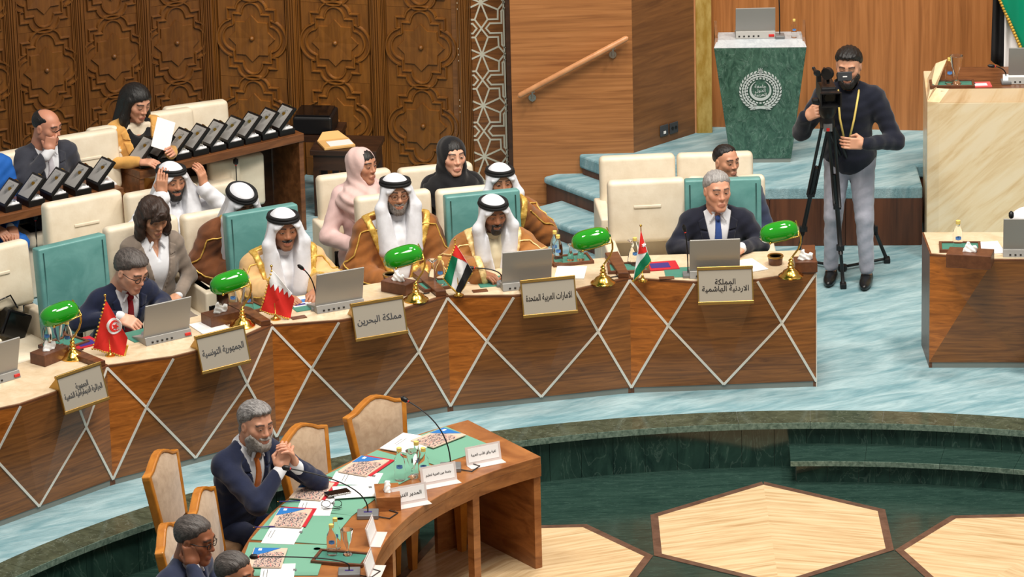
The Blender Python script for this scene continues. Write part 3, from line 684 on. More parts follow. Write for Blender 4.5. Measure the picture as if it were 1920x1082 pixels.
# ================================================================ PEOPLE: implicit surfaces meshed by surface nets
class G:
    def __init__(s, lo, hi, h):
        s.lo = np.array(lo, np.float32); s.h = h; n = np.ceil((np.array(hi)-np.array(lo))/h).astype(int)+1
        s.X, s.Y, s.Z = [a.astype(np.float32) for a in np.ogrid[0:n[0], 0:n[1], 0:n[2]]]
        s.X = s.X*h+lo[0]; s.Y = s.Y*h+lo[1]; s.Z = s.Z*h+lo[2]
        s.D = np.full(n, 1., np.float32)
    def cone(s, a, b, ra, rb):
        a = np.array(a, float); b = np.array(b, float); d = b-a; L = float(d @ d)+1e-9
        px, py, pz = s.X-a[0], s.Y-a[1], s.Z-a[2]
        t = np.clip((px*d[0]+py*d[1]+pz*d[2])/L, 0, 1)
        return np.sqrt((px-t*d[0])**2+(py-t*d[1])**2+(pz-t*d[2])**2)-(ra+(rb-ra)*t)
    def ell(s, c, r, R=None):
        x, y, z = s.X-c[0], s.Y-c[1], s.Z-c[2]
        if R is not None: x, y, z = [R[0][i]*x+R[1][i]*y+R[2][i]*z for i in range(3)]
        k0 = np.sqrt((x/r[0])**2+(y/r[1])**2+(z/r[2])**2); k1 = np.sqrt((x/r[0]**2)**2+(y/r[1]**2)**2+(z/r[2]**2)**2)+1e-6
        return k0*(k0-1)/k1
    def box(s, c, d, r=0.):
        qx, qy, qz = np.abs(s.X-c[0])-d[0]+r, np.abs(s.Y-c[1])-d[1]+r, np.abs(s.Z-c[2])-d[2]+r
        return np.sqrt(np.maximum(qx, 0)**2+np.maximum(qy, 0)**2+np.maximum(qz, 0)**2)+np.minimum(np.maximum(qx, np.maximum(qy, qz)), 0)-r
    def u(s, d, k=.02):
        h = np.clip(.5+.5*(d-s.D)/k, 0, 1); s.D = d*(1-h)+s.D*h-k*h*(1-h); return s
    def cut(s, d, k=.004):
        d = -d; h = np.clip(.5-.5*(d-s.D)/k, 0, 1); s.D = d*(1-h)+s.D*h+k*h*(1-h); return s
    def keep(s, d, k=.004): return s.cut(-d, k)
    def mesh(s):
        D = np.array(np.broadcast_to(s.D, s.D.shape)); D[0], D[-1] = 1, 1; D[:, 0], D[:, -1] = 1, 1; D[:, :, 0], D[:, :, -1] = 1, 1
        S = D < 0; n = D.shape
        cnt = np.zeros((n[0]-1, n[1]-1, n[2]-1), np.int8)
        for i in (0, 1):
            for j in (0, 1):
                for k in (0, 1): cnt += S[i:n[0]-1+i, j:n[1]-1+j, k:n[2]-1+k]
        ac = np.argwhere((cnt > 0) & (cnt < 8)); idx = np.full(cnt.shape, -1, np.int32); idx[tuple(ac.T)] = np.arange(len(ac))
        acc = np.zeros((len(ac), 3)); w = np.zeros(len(ac))
        for ax in range(3):
            o1, o2 = [a for a in range(3) if a != ax]
            for p in (0, 1):
                for q in (0, 1):
                    off = np.zeros(3, int); off[o1] = p; off[o2] = q; e = off.copy(); e[ax] = 1
                    da = D[tuple((ac+off).T)]; db = D[tuple((ac+e).T)]; m = (da < 0) != (db < 0)
                    t = np.where(m, da/(da-db+1e-12), 0); P = off+np.zeros((len(ac), 3)); P[:, ax] = t
                    acc[m] += P[m]; w[m] += 1
        V = (ac+acc/w[:, None])*s.h+s.lo
        F = []
        for ax in range(3):
            o1, o2 = (ax+1) % 3, (ax+2) % 3
            sl0 = [slice(None)]*3; sl1 = [slice(None)]*3; sl0[ax] = slice(0, -1); sl1[ax] = slice(1, None)
            A = S[tuple(sl0)]; B = S[tuple(sl1)]; ch = np.argwhere(A != B)
            ch = ch[(ch[:, o1] > 0) & (ch[:, o2] > 0) & (ch[:, o1] < n[o1]-1) & (ch[:, o2] < n[o2]-1)]
            if not len(ch): continue
            ins = A[tuple(ch.T)]
            e1 = np.zeros(3, int); e1[o1] = 1; e2 = np.zeros(3, int); e2[o2] = 1
            q = np.stack([idx[tuple((ch-e1-e2).T)], idx[tuple((ch-e2).T)], idx[tuple(ch.T)], idx[tuple((ch-e1).T)]], 1)
            q[~ins] = q[~ins][:, ::-1]; F.append(q)
        F = np.concatenate(F) if F else np.zeros((0, 4), int)
        return V, F
def rot_m(ax, deg):
    return np.array(Matrix.Rotation(math.radians(deg), 3, ax))
def mesh_obj(name, parts, matn, parent, colors=None, label=None):
    """parts: list of (V, F) joined into one mesh"""
    V = np.concatenate([p[0] for p in parts]); F = []; n = 0
    for p in parts: F.append(p[1]+n); n += len(p[0])
    F = np.concatenate(F)
    me = bpy.data.meshes.new(name); me.vertices.add(len(V)); me.vertices.foreach_set('co', V.astype(np.float32).ravel())
    me.loops.add(F.size); me.loops.foreach_set('vertex_index', F.astype(np.int32).ravel())
    me.polygons.add(len(F)); me.polygons.foreach_set('loop_start', np.arange(0, F.size, 4, dtype=np.int32))
    me.polygons.foreach_set('use_smooth', np.ones(len(F), bool))
    me.update(calc_edges=True); me.validate()
    if colors is not None:
        a = me.color_attributes.new('Col', 'FLOAT_COLOR', 'POINT'); C = np.concatenate(colors); a.data.foreach_set('color', np.concatenate([C, np.ones((len(C), 1))], 1).astype(np.float32).ravel())
    me.materials.append(MATS[matn]); o = link(name, me, parent)
    if label: o['label'] = label
    return o
m_, nt_, b_ = _new('skin'); at_ = nt_.nodes.new('ShaderNodeAttribute'); at_.attribute_name = 'Col'; nt_.links.new(at_.outputs['Color'], b_.inputs['Base Color']); b_.inputs['Roughness'].default_value = .48
b_.inputs['Subsurface Weight'].default_value = .12; b_.inputs['Subsurface Radius'].default_value = (.01, .004, .002)
m_, nt_, b_ = _new('eye'); at_ = nt_.nodes.new('ShaderNodeAttribute'); at_.attribute_name = 'Col'; nt_.links.new(at_.outputs['Color'], b_.inputs['Base Color']); b_.inputs['Roughness'].default_value = .15
def cloth(name, c, var=.88, rough=.85, bump=.35, bs=16., sheen=.2): noisy(name, tuple(v*var for v in c), c, (1, 1, 1), 6, 3, .8, rough, bump=bump, bscale=bs, spec=.25, sheen=sheen); return name
cloth('suit_navy', (26, 34, 62)); cloth('suit_darknavy', (24, 27, 44)); cloth('suit_grey', (54, 56, 66)); cloth('suit_slate', (50, 58, 84)); cloth('suit_taupe', (138, 124, 112)); cloth('blazer_mustard', (226, 170, 92))
cloth('sweater', (20, 24, 40)); cloth('jeans_grey', (176, 176, 190), bump=.6, bs=12); cloth('shirt_white', (226, 227, 232), .95, bump=.2); cloth('thobe_white', (222, 224, 231), .96, bump=.3, bs=10); cloth('ghutra_white', (224, 226, 233), .94, bump=.35, bs=14)
cloth('bisht_brown', (152, 92, 40), .8, bump=.3); cloth('bisht_dark', (128, 76, 44), .8, bump=.3); cloth('bisht_tan', (222, 180, 124), .9, bump=.25); cloth('bisht_camel', (170, 112, 56), .85, bump=.3); cloth('thobe_sand', (214, 202, 172), .95)
cloth('hijab_pink', (222, 190, 184), .92, bump=.4, bs=12); cloth('abaya_pink', (228, 194, 190), .94); cloth('abaya_black', (20, 20, 24), .8, rough=.9); cloth('tee_black', (20, 20, 24))
cloth('tie_red', (150, 24, 34)); cloth('tie_blue', (56, 84, 150)); cloth('tie_orange', (216, 120, 50)); cloth('tie_pale', (206, 202, 210)); cloth('tie_none', (200, 200, 200))
noisy('gold_trim', (196, 150, 58), (228, 190, 100), (1, 1, 1), 60, 3, 0, .4, metal=.35)
noisy('gold_trim_pale', (222, 186, 116), (240, 214, 158), (1, 1, 1), 60, 3, 0, .45, metal=.2)
def hairm(name, c1, c2): noisy(name, c1, c2, (5, 1, 1), 34, 4, .6, .5, bump=.5, bscale=40, ramp=(.3, .7)); return name
hairm('hair_black', (12, 10, 10), (26, 22, 20)); hairm('hair_brown', (34, 22, 16), (58, 38, 28)); hairm('hair_darkgrey', (48, 42, 40), (96, 88, 84)); hairm('hair_grey', (120, 116, 114), (176, 172, 170)); hairm('hair_greymix', (62, 58, 58), (160, 156, 154)); hairm('beard_black', (22, 18, 16), (42, 34, 30)); hairm('beard_grey', (120, 112, 106), (176, 170, 164)); hairm('beard_mix', (70, 62, 58), (150, 142, 136))
plain('agal_black', (16, 16, 18), .75); plain('glasses_black', (16, 14, 14), .3); plain('glasses_brown', (92, 56, 36), .3); plain('shoe_black', (20, 20, 22), .3); plain('watch_steel', (190, 188, 184), .25, 1.)
# ---------------------------------------------------------------- head
HEADS = {}
def smooth_u(g, items):
    for d, k in items: g.u(d, k)
def base_head(sex):
    if sex in HEADS: return HEADS[sex]
    g = G((-.10, -.125, -.225), (.10, .135, .135), .0044); f = sex == 'f'
    g.u(g.ell((0, -.012, .035), (.077, .097, .082)), .01)
    g.u(g.ell((0, .012, -.03), (.062 if f else .067, .078, .082)), .03)
    for s in (-1, 1):
        g.u(g.cone((s*.049, 0, -.05), (s*.016, .066, -.096), .016 if f else .02, .014 if f else .017), .03)
        g.u(g.cone((s*.048, .052, -.012), (s*.042, .06, -.02), .019, .017), .025)
    g.u(g.cone((-.01, .074, -.1), (.01, .074, -.1), .015 if f else .018, .015 if f else .018), .02)
    g.u(g.cone((-.036, .074, .032), (.036, .074, .032), .013 if f else .0155, .013 if f else .0155), .016)
    for s in (-1, 1): g.cut(g.ell((s*.031, .104, .012), (.019, .02, .0135)), .016)
    g.u(g.cone((0, .083, .022), (0, .1015, -.018), .0075, .0105), .012); g.u(g.ell((0, .1015, -.021), (.011, .011, .0095)), .008)
    for s in (-1, 1): g.u(g.ell((s*.0125, .092, -.025), (.0085, .010, .0072)), .006)
    g.u(g.ell((0, .089, -.064), (.026, .012, .016)), .012)
    for s in (-1, 1):
        g.u(g.cone((0, .0955, -.0578), (s*.02, .086, -.0645), .0058, .003), .004); g.u(g.cone((0, .0945, -.0692), (s*.017, .086, -.0685), .0066, .0035), .004)
    for s in (-1, 1): g.cut(g.cone((0, .1035, -.0632), (s*.023, .0945, -.0678), .0026, .0026), .003)
    for s in (-1, 1):
        g.u(g.ell((s*.031, .0745, .012), (.0165, .0145, .0135)), .005)
        g.u(g.ell((s*.079, -.008, -.004), (.009, .019, .031)), .008); g.cut(g.ell((s*.09, -.002, -.002), (.008, .010, .018)), .006)
    g.u(g.cone((0, -.03, -.05), (0, -.055, -.22), .046 if f else .056, .048 if f else .06), .03)
    V, F = g.mesh(); HEADS[sex] = (V, F, g); return HEADS[sex]
def skin_colors(V, skin, lips, brow, stub=None, lidded=0.):
    x, y, z = V.T; C = np.tile(np.array(s2l(skin)), (len(V), 1)).astype(float)
    def mix(m, c, a=1.):
        m = np.clip(m, 0, 1)[:, None]*a; return C*(1-m)+np.array(s2l(c))*m
    red = tuple(min(255, v*k) for v, k in zip(skin, (1.0, .88, .84)))
    C = mix(1.3-np.hypot(np.abs(x)-.042, z+.02)/.018, red, .5)*1.0
    C = mix((y > .085)*(1.2-np.hypot(x, z+.022)/.016), red, .6)
    if stub is not None:
        m = (z < -.034)*(y > -.03)*(z > -.125)*np.clip((-.034-z)/.012, 0, 1); m = m*(1-np.clip(1.4-np.hypot(x/.026, (z+.0635)/.0125)*1.0, 0, 1)); m = m*np.clip((y*.9-z*.55-.03+.02)/.02, 0, 1)
        C = mix(m, stub[0], stub[1])
    C = mix((y > .07)*np.clip((1.25-np.hypot(x/.0235, (z+.0635+9*x*x)/.0105))*3, 0, 1), lips, .6)
    bz = .036+.005*np.clip((np.abs(x)-.012)/.03, 0, 1)-.012*np.clip((np.abs(x)-.04)/.02, 0, 1)
    C = mix((y > .04)*(np.abs(x) > .010)*(np.abs(x) < .053)*np.clip((1.35-np.abs(z-bz)/.0052)*1.5, 0, 1), brow, .92)
    dk = tuple(v*.62 for v in skin)     # lash line and the fold of the lid
    for s in (-1, 1):
        C = mix((y > .05)*np.clip((1.2-np.hypot((x-s*.031)/.0185, (z-.0135)/.0105))*2.5, 0, 1), dk, .45)
    return C
def eyes(gaze=(0, 0), lid=0., iris=(46, 28, 18)):
    parts, cols = [], []
    for s in (-1, 1):
        # lens-shaped visible part of the eye, lying on the lid bulge
        n, m = 12, 5; c = np.array([s*.031, .0745, .0115]); V = []; C = []
        hgt = .0050*(1-lid)
        for i in range(m+1):
            for k in range(n):
                a = 2*math.pi*k/n; r = i/m; x = .0142*r*math.cos(a); z = hgt*r*math.sin(a)*(1-.35*abs(math.cos(a))**3)
                q = 1-(x/.0165)**2-(z/.0135)**2; y = .0152*math.sqrt(max(q, 0))+.0006
                V.append(c+np.array([x, y, z-.001]))
                d = math.hypot(x-gaze[0]*.006, z-gaze[1]*.003)
                C.append(s2l((18, 12, 10)) if d < .0028 else (s2l(iris) if d < .0062 else (s2l((186, 174, 166)) if r < .95 else s2l((60, 40, 34)))))
        F = [(i*n+k, i*n+(k+1) % n, (i+1)*n+(k+1) % n, (i+1)*n+k) for i in range(m) for k in range(n)]
        F = np.array([f[::-1] for f in F]); parts.append((np.array(V), F)); cols.append(np.array(C))
    return parts, cols
def hair_mesh(style, sex='m'):
    big = style in ('long', 'bob')
    g = G((-.16, -.17, -.42 if style == 'long' else -.2), (.16, .16, .17), .0055 if not big else .0065)
    t = {'short': .010, 'crop': .005, 'bald': .005, 'swept': .017, 'quiff': .016, 'long': .014, 'bob': .022, 'bob2': .02, 'back': .007, 'under': .008}.get(style, .01)
    g.u(g.ell((0, -.014, .035), (.077+t, .097+t, .082+t)), .01)
    hl = {'short': -.016, 'crop': -.016, 'bald': -.03, 'swept': -.022, 'quiff': -.018, 'back': -.036, 'long': .012, 'bob': .02, 'under': .02}.get(style, 0.)
    face = (g.Y-g.Z*1.0-hl+np.abs(g.X)*.15-.004+.004*np.sin(g.X*170)+.003*np.sin(g.X*390+g.Z*200))/1.42
    if style not in ('long', 'bob', 'under'): g.D = g.ell((0, -.013, .035), (.0772, .0972, .0822))-.0015-t*np.clip(-face/.026, 0, 1)**.8
    if style in ('quiff', 'swept'): g.u(g.ell((0, .035, .1), (.058, .05, .02)), .025)
    g.keep(np.maximum(face, -g.Z-.085+.0*g.X), .008)
    if style == 'bald':
        g.cut(g.ell((0, .03, .12), (.075, .11, .075)), .01)
    if style in ('short', 'quiff', 'crop', 'swept', 'back', 'bald'):
        for s in (-1, 1):
            g.cut(g.ell((s*.088, -.006, -.012), (.022, .02, .034)), .005)
    if style == 'swept':
        g.u(g.ell((0, -.085, -.06), (.058, .03, .05)), .03)
    if style == 'long':
        g.u(g.cone((0, -.06, .0), (.0, -.085, -.4), .085, .075), .03)
        for s in (-1, 1):
            g.u(g.cone((s*.07, .012, .03), (s*.088, .01, -.1), .024, .03), .03)
            g.u(g.cone((s*.088, .01, -.1), (s*.095, .075, -.38), .03, .022), .03)
        g.cut(np.maximum(g.ell((0, .12, -.05), (.062, .1, .13)), -g.Y+.02), .01)
    if style == 'bob':
        for s in (-1, 1):
            g.u(g.ell((s*.085, -.01, -.035), (.036, .055, .085)), .02); g.u(g.ell((s*.095, .02, -.10), (.03, .04, .05)), .02)
        g.u(g.ell((0, -.07, -.05), (.1, .06, .11)), .02)
        for s in (-1, 1): g.u(g.cone((s*.008, .098, .085), (s*.058, .07, .018), .016, .012), .012)
        g.u(g.cone((-.03, .098, .062), (.03, .098, .062), .014, .014), .012)
        g.cut(np.maximum(g.ell((0, .12, -.05), (.058, .1, .095)), -g.Y+.02), .01)
    g.D = g.D+(.006*np.sin(g.Z*75+g.X*50)*np.sin(g.Y*55+g.Z*40) if style == 'bob' else 0)+.0026*np.sin(g.X*240+1.5*np.sin(g.Y*60))*(.6+.4*np.sin(g.Y*90+g.Z*70))+(.0016*np.sin(g.X*420)*np.sin(g.Z*380+g.Y*120) if style in ('short', 'quiff') else 0)
    return g.mesh()
def beard_mesh(style, sex='m'):
    V, F, hg = base_head(sex); g = G((-.10, -.125, -.225), (.10, .135, .135), .0044)
    t = {'full': .011, 'short': .0055, 'goatee': .006, 'moustache': .005}[style]
    mou = np.maximum(g.box((0, .1, -.0475), (.034, .05, .0075), .004), -1.)
    if style == 'moustache': reg = mou
    elif style == 'goatee': reg = np.minimum(mou, np.minimum(g.ell((0, .09, -.1), (.036, .06, .034)), np.minimum(g.cone((-.032, .085, -.05), (-.03, .08, -.09), .009, .01), g.cone((.032, .085, -.05), (.03, .08, -.09), .009, .01))))
    else:
        low = np.maximum(g.Z+.04+.0*g.X, -(g.Y*.85-g.Z*.62-.018))      # below the cheek, in front of the throat
        low = np.maximum(g.Z*.8-np.abs(g.X)*.75+.072-.0*g.Y, -(g.Y*.7-g.Z*.75-.05)); low = np.maximum(low, g.Z+.004)
        low = np.maximum(low, -(g.Y+.016)); reg = np.minimum(mou, low)
        reg = np.minimum(reg, g.ell((0, .085, -.102), (.04, .05, .03)))
    g.D = hg.D-.0012-t*np.clip(-reg/.016, 0, 1)**.7
    g.keep(reg, .004); g.cut(g.ell((0, .105, -.0635), (.0225, .03, .0088)), .003)
    g.D = g.D+.0012*np.sin(g.X*400)*np.sin(g.Z*350+g.Y*200)
    return g.mesh()
def ghutra_mesh(openw=.07, flare=.2, tails=.42, spread=0., wrap=0., back=.36, fall=.068):
    g = G((-.26, -.24, -.5), (.26, .26, .16), .0075)
    g.u(g.ell((0, -.012, .037), (.089, .109, .088)), .01)
    dz = np.clip(.05-g.Z, 0, 1.); a = .086+dz*flare; b = .108+dz*.13
    ang = np.arctan2(g.X, g.Y-.0); rip = .007*np.clip(dz/.15, 0, 1)*np.sin(ang*11+g.Z*9)
    r = np.sqrt((g.X/a)**2+((g.Y+.006)/b)**2); d = (r-1)*np.minimum(a, b)+rip
    d = np.maximum(d, g.Z-.06); bot = np.where(g.Y > .02, -tails, -back)
    d = np.maximum(d, bot-g.Z); g.u(d, .03)
    # cloth standing out beside the face, then falling wide on the chest
    for s in (-1, 1):
        g.u(g.cone((s*.084, .035, .03), (s*(.116+spread*.5), .058, -.075), .02, .03), .03)
        g.u(g.cone((s*(.116+spread*.5), .058, -.075), (s*(.08+spread), .105, -tails+.08), .034, fall), .03)
    # peak over the forehead
    g.u(g.cone((0, .1, .056), (.07, .075, .038), .010, .013), .012); g.u(g.cone((0, .1, .056), (-.07, .075, .038), .010, .013), .012)
    zz = (g.Z+.05)/.118; ow = openw*(1+.0*g.Z)
    E = (np.sqrt((g.X/ow)**2+zz**2)-1)*ow
    low = np.maximum(np.abs(g.X-wrap*np.clip(-g.Z-.14, 0, 1))-np.clip(openw*.8-np.clip(-g.Z-.13, 0, 1)*.18, .016, 1), np.maximum(g.Z+.06, -g.Z-.6))
    E = np.minimum(E, low)
    g.cut(np.maximum(E, .012-g.Y), .012)
    # hollow inside so that the face and neck stand free
    g.cut(np.maximum(g.ell((0, .03, -.05), (.07, .09, .12)), .0-g.Y), .01)
    return g.mesh()
def hijab_mesh(drape=.3):
    g = G((-.24, -.22, -.42), (.24, .24, .16), .0072)
    g.u(g.ell((0, -.022, .03), (.09, .112, .093)), .01); g.u(g.ell((0, -.012, -.04), (.084, .098, .1)), .04)
    g.u(g.cone((0, -.02, -.1), (0, -.02, -.2), .082, .10), .05)
    g.u(g.ell((0, -.01, -.225), (.205, .15, .115)), .06); g.u(g.ell((.02, .05, -.29), (.14, .125, .13)), .05)
    w = np.clip((.02-g.Z)/.12, 0, 1); q = g.X*.8+g.Z*1.0
    g.D = g.D+w*(.0048*np.sin(q*62+2.2*np.sin(g.Y*16))+.003*np.sin((g.Z-g.X*.5)*95+g.Y*30))
    g.D = g.D+(1-w)*.0022*np.sin(g.Y*75+g.Z*45)
    g.cut(np.maximum((np.sqrt((g.X/.06)**2+((g.Z+.022)/.098)**2)-1)*.058, .005-g.Y), .016)
    g.cut(np.maximum(g.ell((0, .03, -.03), (.062, .085, .092)), .0-g.Y), .012)
    return g.mesh()
# ---------------------------------------------------------------- hand (wrist at origin, fingers to +y, back of hand +z)
def hand_mesh(side, curl=.35, spread=.2, thumb=.5):
    g = G((-.085, -.09, -.11), (.085, .21, .055), .0044)
    g.u(g.box((0, .05, 0), (.04, .045, .0135), .013), .01); g.u(g.cone((0, -.022, 0), (0, .012, 0), .026, .026), .02)
    for i, (x, ln) in enumerate(((.031*side, .78), (.0105*side, .95), (-.0105*side, 1.0), (-.031*side, .9))):
        p = np.array([x, .09, 0.]); a = 0.; sx = x*spread*3.
        for L_, b, r0, r1 in ((.043, 62, .0098, .0088), (.027, 78, .0088, .0079), (.022, 50, .0079, .0068)):
            a += curl*math.radians(b); q = p+np.array([sx*.25, math.cos(a), -math.sin(a)])*L_*ln
            g.u(g.cone(p, q, r0, r1), .003); p = q
    t0 = np.array([-side*.03, .012, -.006]); t1 = np.array([-side*(.05+.012*(1-thumb)), .046, -.014-.012*thumb]); t2 = np.array([-side*(.05-.012*thumb), .078, -.02-.022*thumb])
    g.u(g.cone(t0, t1, .014, .0115), .008); g.u(g.cone(t1, t2, .0112, .008), .004)
    return g.mesh()
HANDC = {}
def nrm_(v): v = np.array(v, float); return v/(np.linalg.norm(v)+1e-9)
def torso(g, inf=0., f=False, slim=1.):
    w = (.9 if f else 1.)*slim; sw = .15 if f else .165
    g.u(g.ell((0, -.005, .02), (.172*slim+inf, .135+inf, .13+inf)), .01)
    g.u(g.ell((0, .012, .17), (.142*w+inf, (.115 if not f else .1)+inf, .17+inf)), .05)
    g.u(g.ell((0, .0, .35), (.165*w+inf, .118+inf, .17+inf)), .05)
    if f: g.u(g.ell((0, .055, .315), (.12+inf, .075+inf, .085+inf)), .06)
    g.u(g.cone((-sw+.02, -.012, .462), (sw-.02, -.012, .462), .055+inf, .055+inf), .04)
    for s in (-1, 1): g.u(g.cone((0, -.025, .55), (s*sw*.8, -.012, .478), .045+inf*.6, .045+inf), .03)
    return g
def arm(g, j, r, k=.03):
    sh, el, wr = j; g.u(g.cone(sh, el, r[0], r[1]), .04); g.u(g.cone(el, wr, r[1], r[2]), k)
def wrinkle(g, a=.004):
    g.D = g.D+a*np.sin(g.X*31+g.Z*47+1.3*np.sin(g.Y*23))*np.sin(g.Y*37-g.Z*29+1.7*np.sin(g.X*19))
def xf(T, V): return V @ np.array(T)[:3, :3].T+np.array(T)[:3, 3]
DEF_ARM = {'R': ((.27, .06, .70), (.10, .32, .68), (-.5, .8, -.1), (.1, .1, 1), .4), 'L': ((-.27, .06, .70), (-.10, .32, .68), (.5, .8, -.1), (-.1, .1, 1), .4)}
def person(label, head_px, phi, lean=0., side=0., yaw=0., pitch=0., roll=0., sex='m', arms=None, outfit='suit', coat='suit_navy', shirt='shirt_white', tie=None, skin=(196, 142, 112), lips=(176, 104, 90), brow=(34, 26, 24),
           hair=None, hairmat='hair_black', beard=None, beardmat='beard_black', stub=None, head_cover=None, cover_mat='ghutra_white', hip=.5, floor=0., legs='trousers', legmat=None, hs=1., glasses=None, gaze=(0, 0), lid=.35, vopen=.075, vlow=.2,
           trim='gold_trim', trimw=.05, gk={}, slim=1., stand=False, headz=None, shoes=False, sscale=1., knee=(.11, .40, .0)):
    f = sex == 'f'; sw = (.158 if f else .182)*slim; nz = .53 if f else .55
    T_t = Matrix.Translation((0, 0, hip)) @ Matrix.Rotation(math.radians(side), 4, 'Y') @ Matrix.Rotation(math.radians(-lean), 4, 'X') @ Matrix.Scale(sscale, 4)
    Ti = np.array(T_t.inverted()); Tt = np.array(T_t)
    hc_t = np.array([0, .02, nz+.148]); hc = xf(Tt, hc_t[None])[0]
    Rz = Matrix.Rotation(facing(phi), 3, 'Z'); hw = at(head_px[0], head_px[1], floor+hc[2]); ho = np.array(Rz @ Vector(hc))
    root = thing('person', label, 'person', (hw[0]-ho[0], hw[1]-ho[1], floor), facing(phi))
    # ------- head
    Rh = Matrix.Rotation(math.radians(yaw), 4, 'Z') @ Matrix.Rotation(math.radians(-pitch), 4, 'X') @ Matrix.Rotation(math.radians(roll), 4, 'Y')
    T_h = np.array(Matrix.Translation(hc) @ Rh @ Matrix.Scale(hs, 4))
    V, F, _g = base_head(sex); cols = [skin_colors(V, skin, lips, brow, stub)]; parts = [(xf(T_h, V), F)]
    # ------- arms
    A = dict(DEF_ARM); A.update(arms or {}); J = {}
    sk = np.array(s2l(skin))
    for k, s in (('R', 1), ('L', -1)):
        if A[k] is None: continue
        el, wr, hd, hn, curl = A[k][:5]
        sh = xf(Tt, np.array([[s*sw, -.012, .455]]))[0]; wr = np.array(wr); hd = nrm_(hd); hn = np.array(hn, float); hn = nrm_(hn-hd*(hn @ hd)); hx = np.cross(hd, hn)
        Vh, Fh = HANDC.setdefault((s, curl), None) or HANDC.__setitem__((s, curl), hand_mesh(s, curl, thumb=.3+.7*min(1, curl))) or HANDC[(s, curl)]
        M_ = np.eye(4); M_[:3, 0], M_[:3, 1], M_[:3, 2], M_[:3, 3] = hx, hd, hn, wr; M_[:3, :3] *= (.92 if f else 1.)*hs
        P = xf(M_, Vh); parts.append((P, Fh)); cl = np.tile(sk, (len(P), 1)); tip = np.clip((Vh[:, 1]-.11)/.06, 0, 1)[:, None]; cols.append(cl*(1-tip*.12*np.array([0, 1, 1])))
        J[k] = [xf(Ti, np.array(p)[None])[0] for p in (sh, np.array(el), wr-hd*.025)]
    # core of the body under the clothes
    allp = np.array([p for j in J.values() for p in j]+[[-.2, -.17, -.12], [.2, .17, .6]]); lo, hi = allp.min(0)-.16, allp.max(0)+.16; lo[2] = max(lo[2], -.3)
    g = G(lo, hi, .014); torso(g, -.03, f, slim); g.u(g.cone((0, -.03, .5), (0, -.02, .62), .045, .045), .03)
    for j in J.values(): arm(g, j, (.04, .032, .024))
    V, F = g.mesh(); V = xf(Tt, V); parts.append((V, F)); cols.append(np.tile(sk, (len(V), 1)))
    mesh_obj('body', parts, 'skin', root, cols)
    ep, ec_ = eyes(gaze, lid)
    for (v, q), c_ in zip(ep, ec_): mesh_obj('eye', [(xf(T_h, v), q)], 'eye', root, [c_])
    if hair: v, q = hair_mesh(hair, sex); mesh_obj('hair', [(xf(T_h, v), q)], hairmat, root)
    if beard: v, q = beard_mesh(beard, sex); mesh_obj('beard', [(xf(T_h, v), q)], beardmat, root)
    if head_cover == 'ghutra':
        v, q = ghutra_mesh(**gk); mesh_obj('headdress', [(xf(T_h, v), q)], cover_mat, root)
        mb = MB()
        for dz, r in ((.066, 1.0), (.084, .95)):
            mb.tube([(.092*r*math.cos(a), -.014+.112*r*math.sin(a), dz+.14*(.112*r*math.sin(a))) for a in np.linspace(0, 2*math.pi, 33)[:-1]], .0115, 8, True)
        mb.v = [tuple(p) for p in xf(T_h, np.array(mb.v))]; mb.build('head_cord', 'agal_black', root, True)
    elif head_cover == 'hijab':
        v, q = hijab_mesh(); mesh_obj('headscarf', [(xf(T_h, v), q)], cover_mat, root)
        if hair is None and cover_mat != 'x':
            v, q = hair_mesh('under', sex); mesh_obj('hair', [(xf(T_h, v*.955), q)], hairmat, root)
    if glasses:
        mb = MB(); e = .031
        for s in (-1, 1):
            mb.tube([(s*e+.0205*math.copysign(abs(math.cos(a))**.75, math.cos(a)), .1005-.006*abs(math.cos(a)), .009+.0165*math.copysign(abs(math.sin(a))**.75, math.sin(a))) for a in np.linspace(0, 2*math.pi, 21)[:-1]], .0022, 6, True)
            mb.tube([(s*(e+.021), .094, .014), (s*.076, .06, .014), (s*.08, -.005, .01)], .0022, 6)
        mb.tube([(-.0105, .102, .012), (0, .104, .014), (.0105, .102, .012)], .002, 6)
        mb.v = [tuple(p) for p in xf(T_h, np.array(mb.v))]; mb.build('glasses', glasses, root, True)
    # ------- clothes of the upper body (torso frame)
    H = .0095
    def field(h=H): return G(lo, hi, h)
    def emit(name, g, matn, label=None):
        v, q = g.mesh()
        if len(q): return mesh_obj(name, [(xf(Tt, v), q)], matn, root, label=label)
    z1 = nz-.0
    def vw(g, low, top, ztop): return np.maximum(np.abs(g.X)-top*np.clip((g.Z-low)/(ztop-low), 0, 3.)**.9, np.maximum(low-g.Z, -g.Y+.01))
    neck_hole = lambda g, r=.064: g.cone((0, -.012, nz-.035), (0, .0, nz+.2), r, r+.03)
    if outfit in ('suit', 'blazer', 'bisht'):
        # inner garment
        g = field(); torso(g, .004, f, slim); g.cut(g.cone((0, -.012, nz-.0), (0, .01, nz+.2), .055, .09), .004)
        if outfit == 'blazer' and shirt == 'tee_black': g.cut(np.maximum(g.ell((0, .09, nz-.01), (.07, .1, .085)), .0-g.Y), .01)
        if outfit == 'blazer' and shirt == 'shirt_white': g.cut(np.maximum(np.abs(g.X)-.045*np.clip((g.Z-.4)/.13, 0, 2), np.maximum(.4-g.Z, -g.Y)), .004)
        if outfit == 'bisht':
            wrinkle(g, .003)
            if legs == 'robe': pass
        emit('thobe' if outfit == 'bisht' else ('top' if f else 'shirt'), g, shirt)
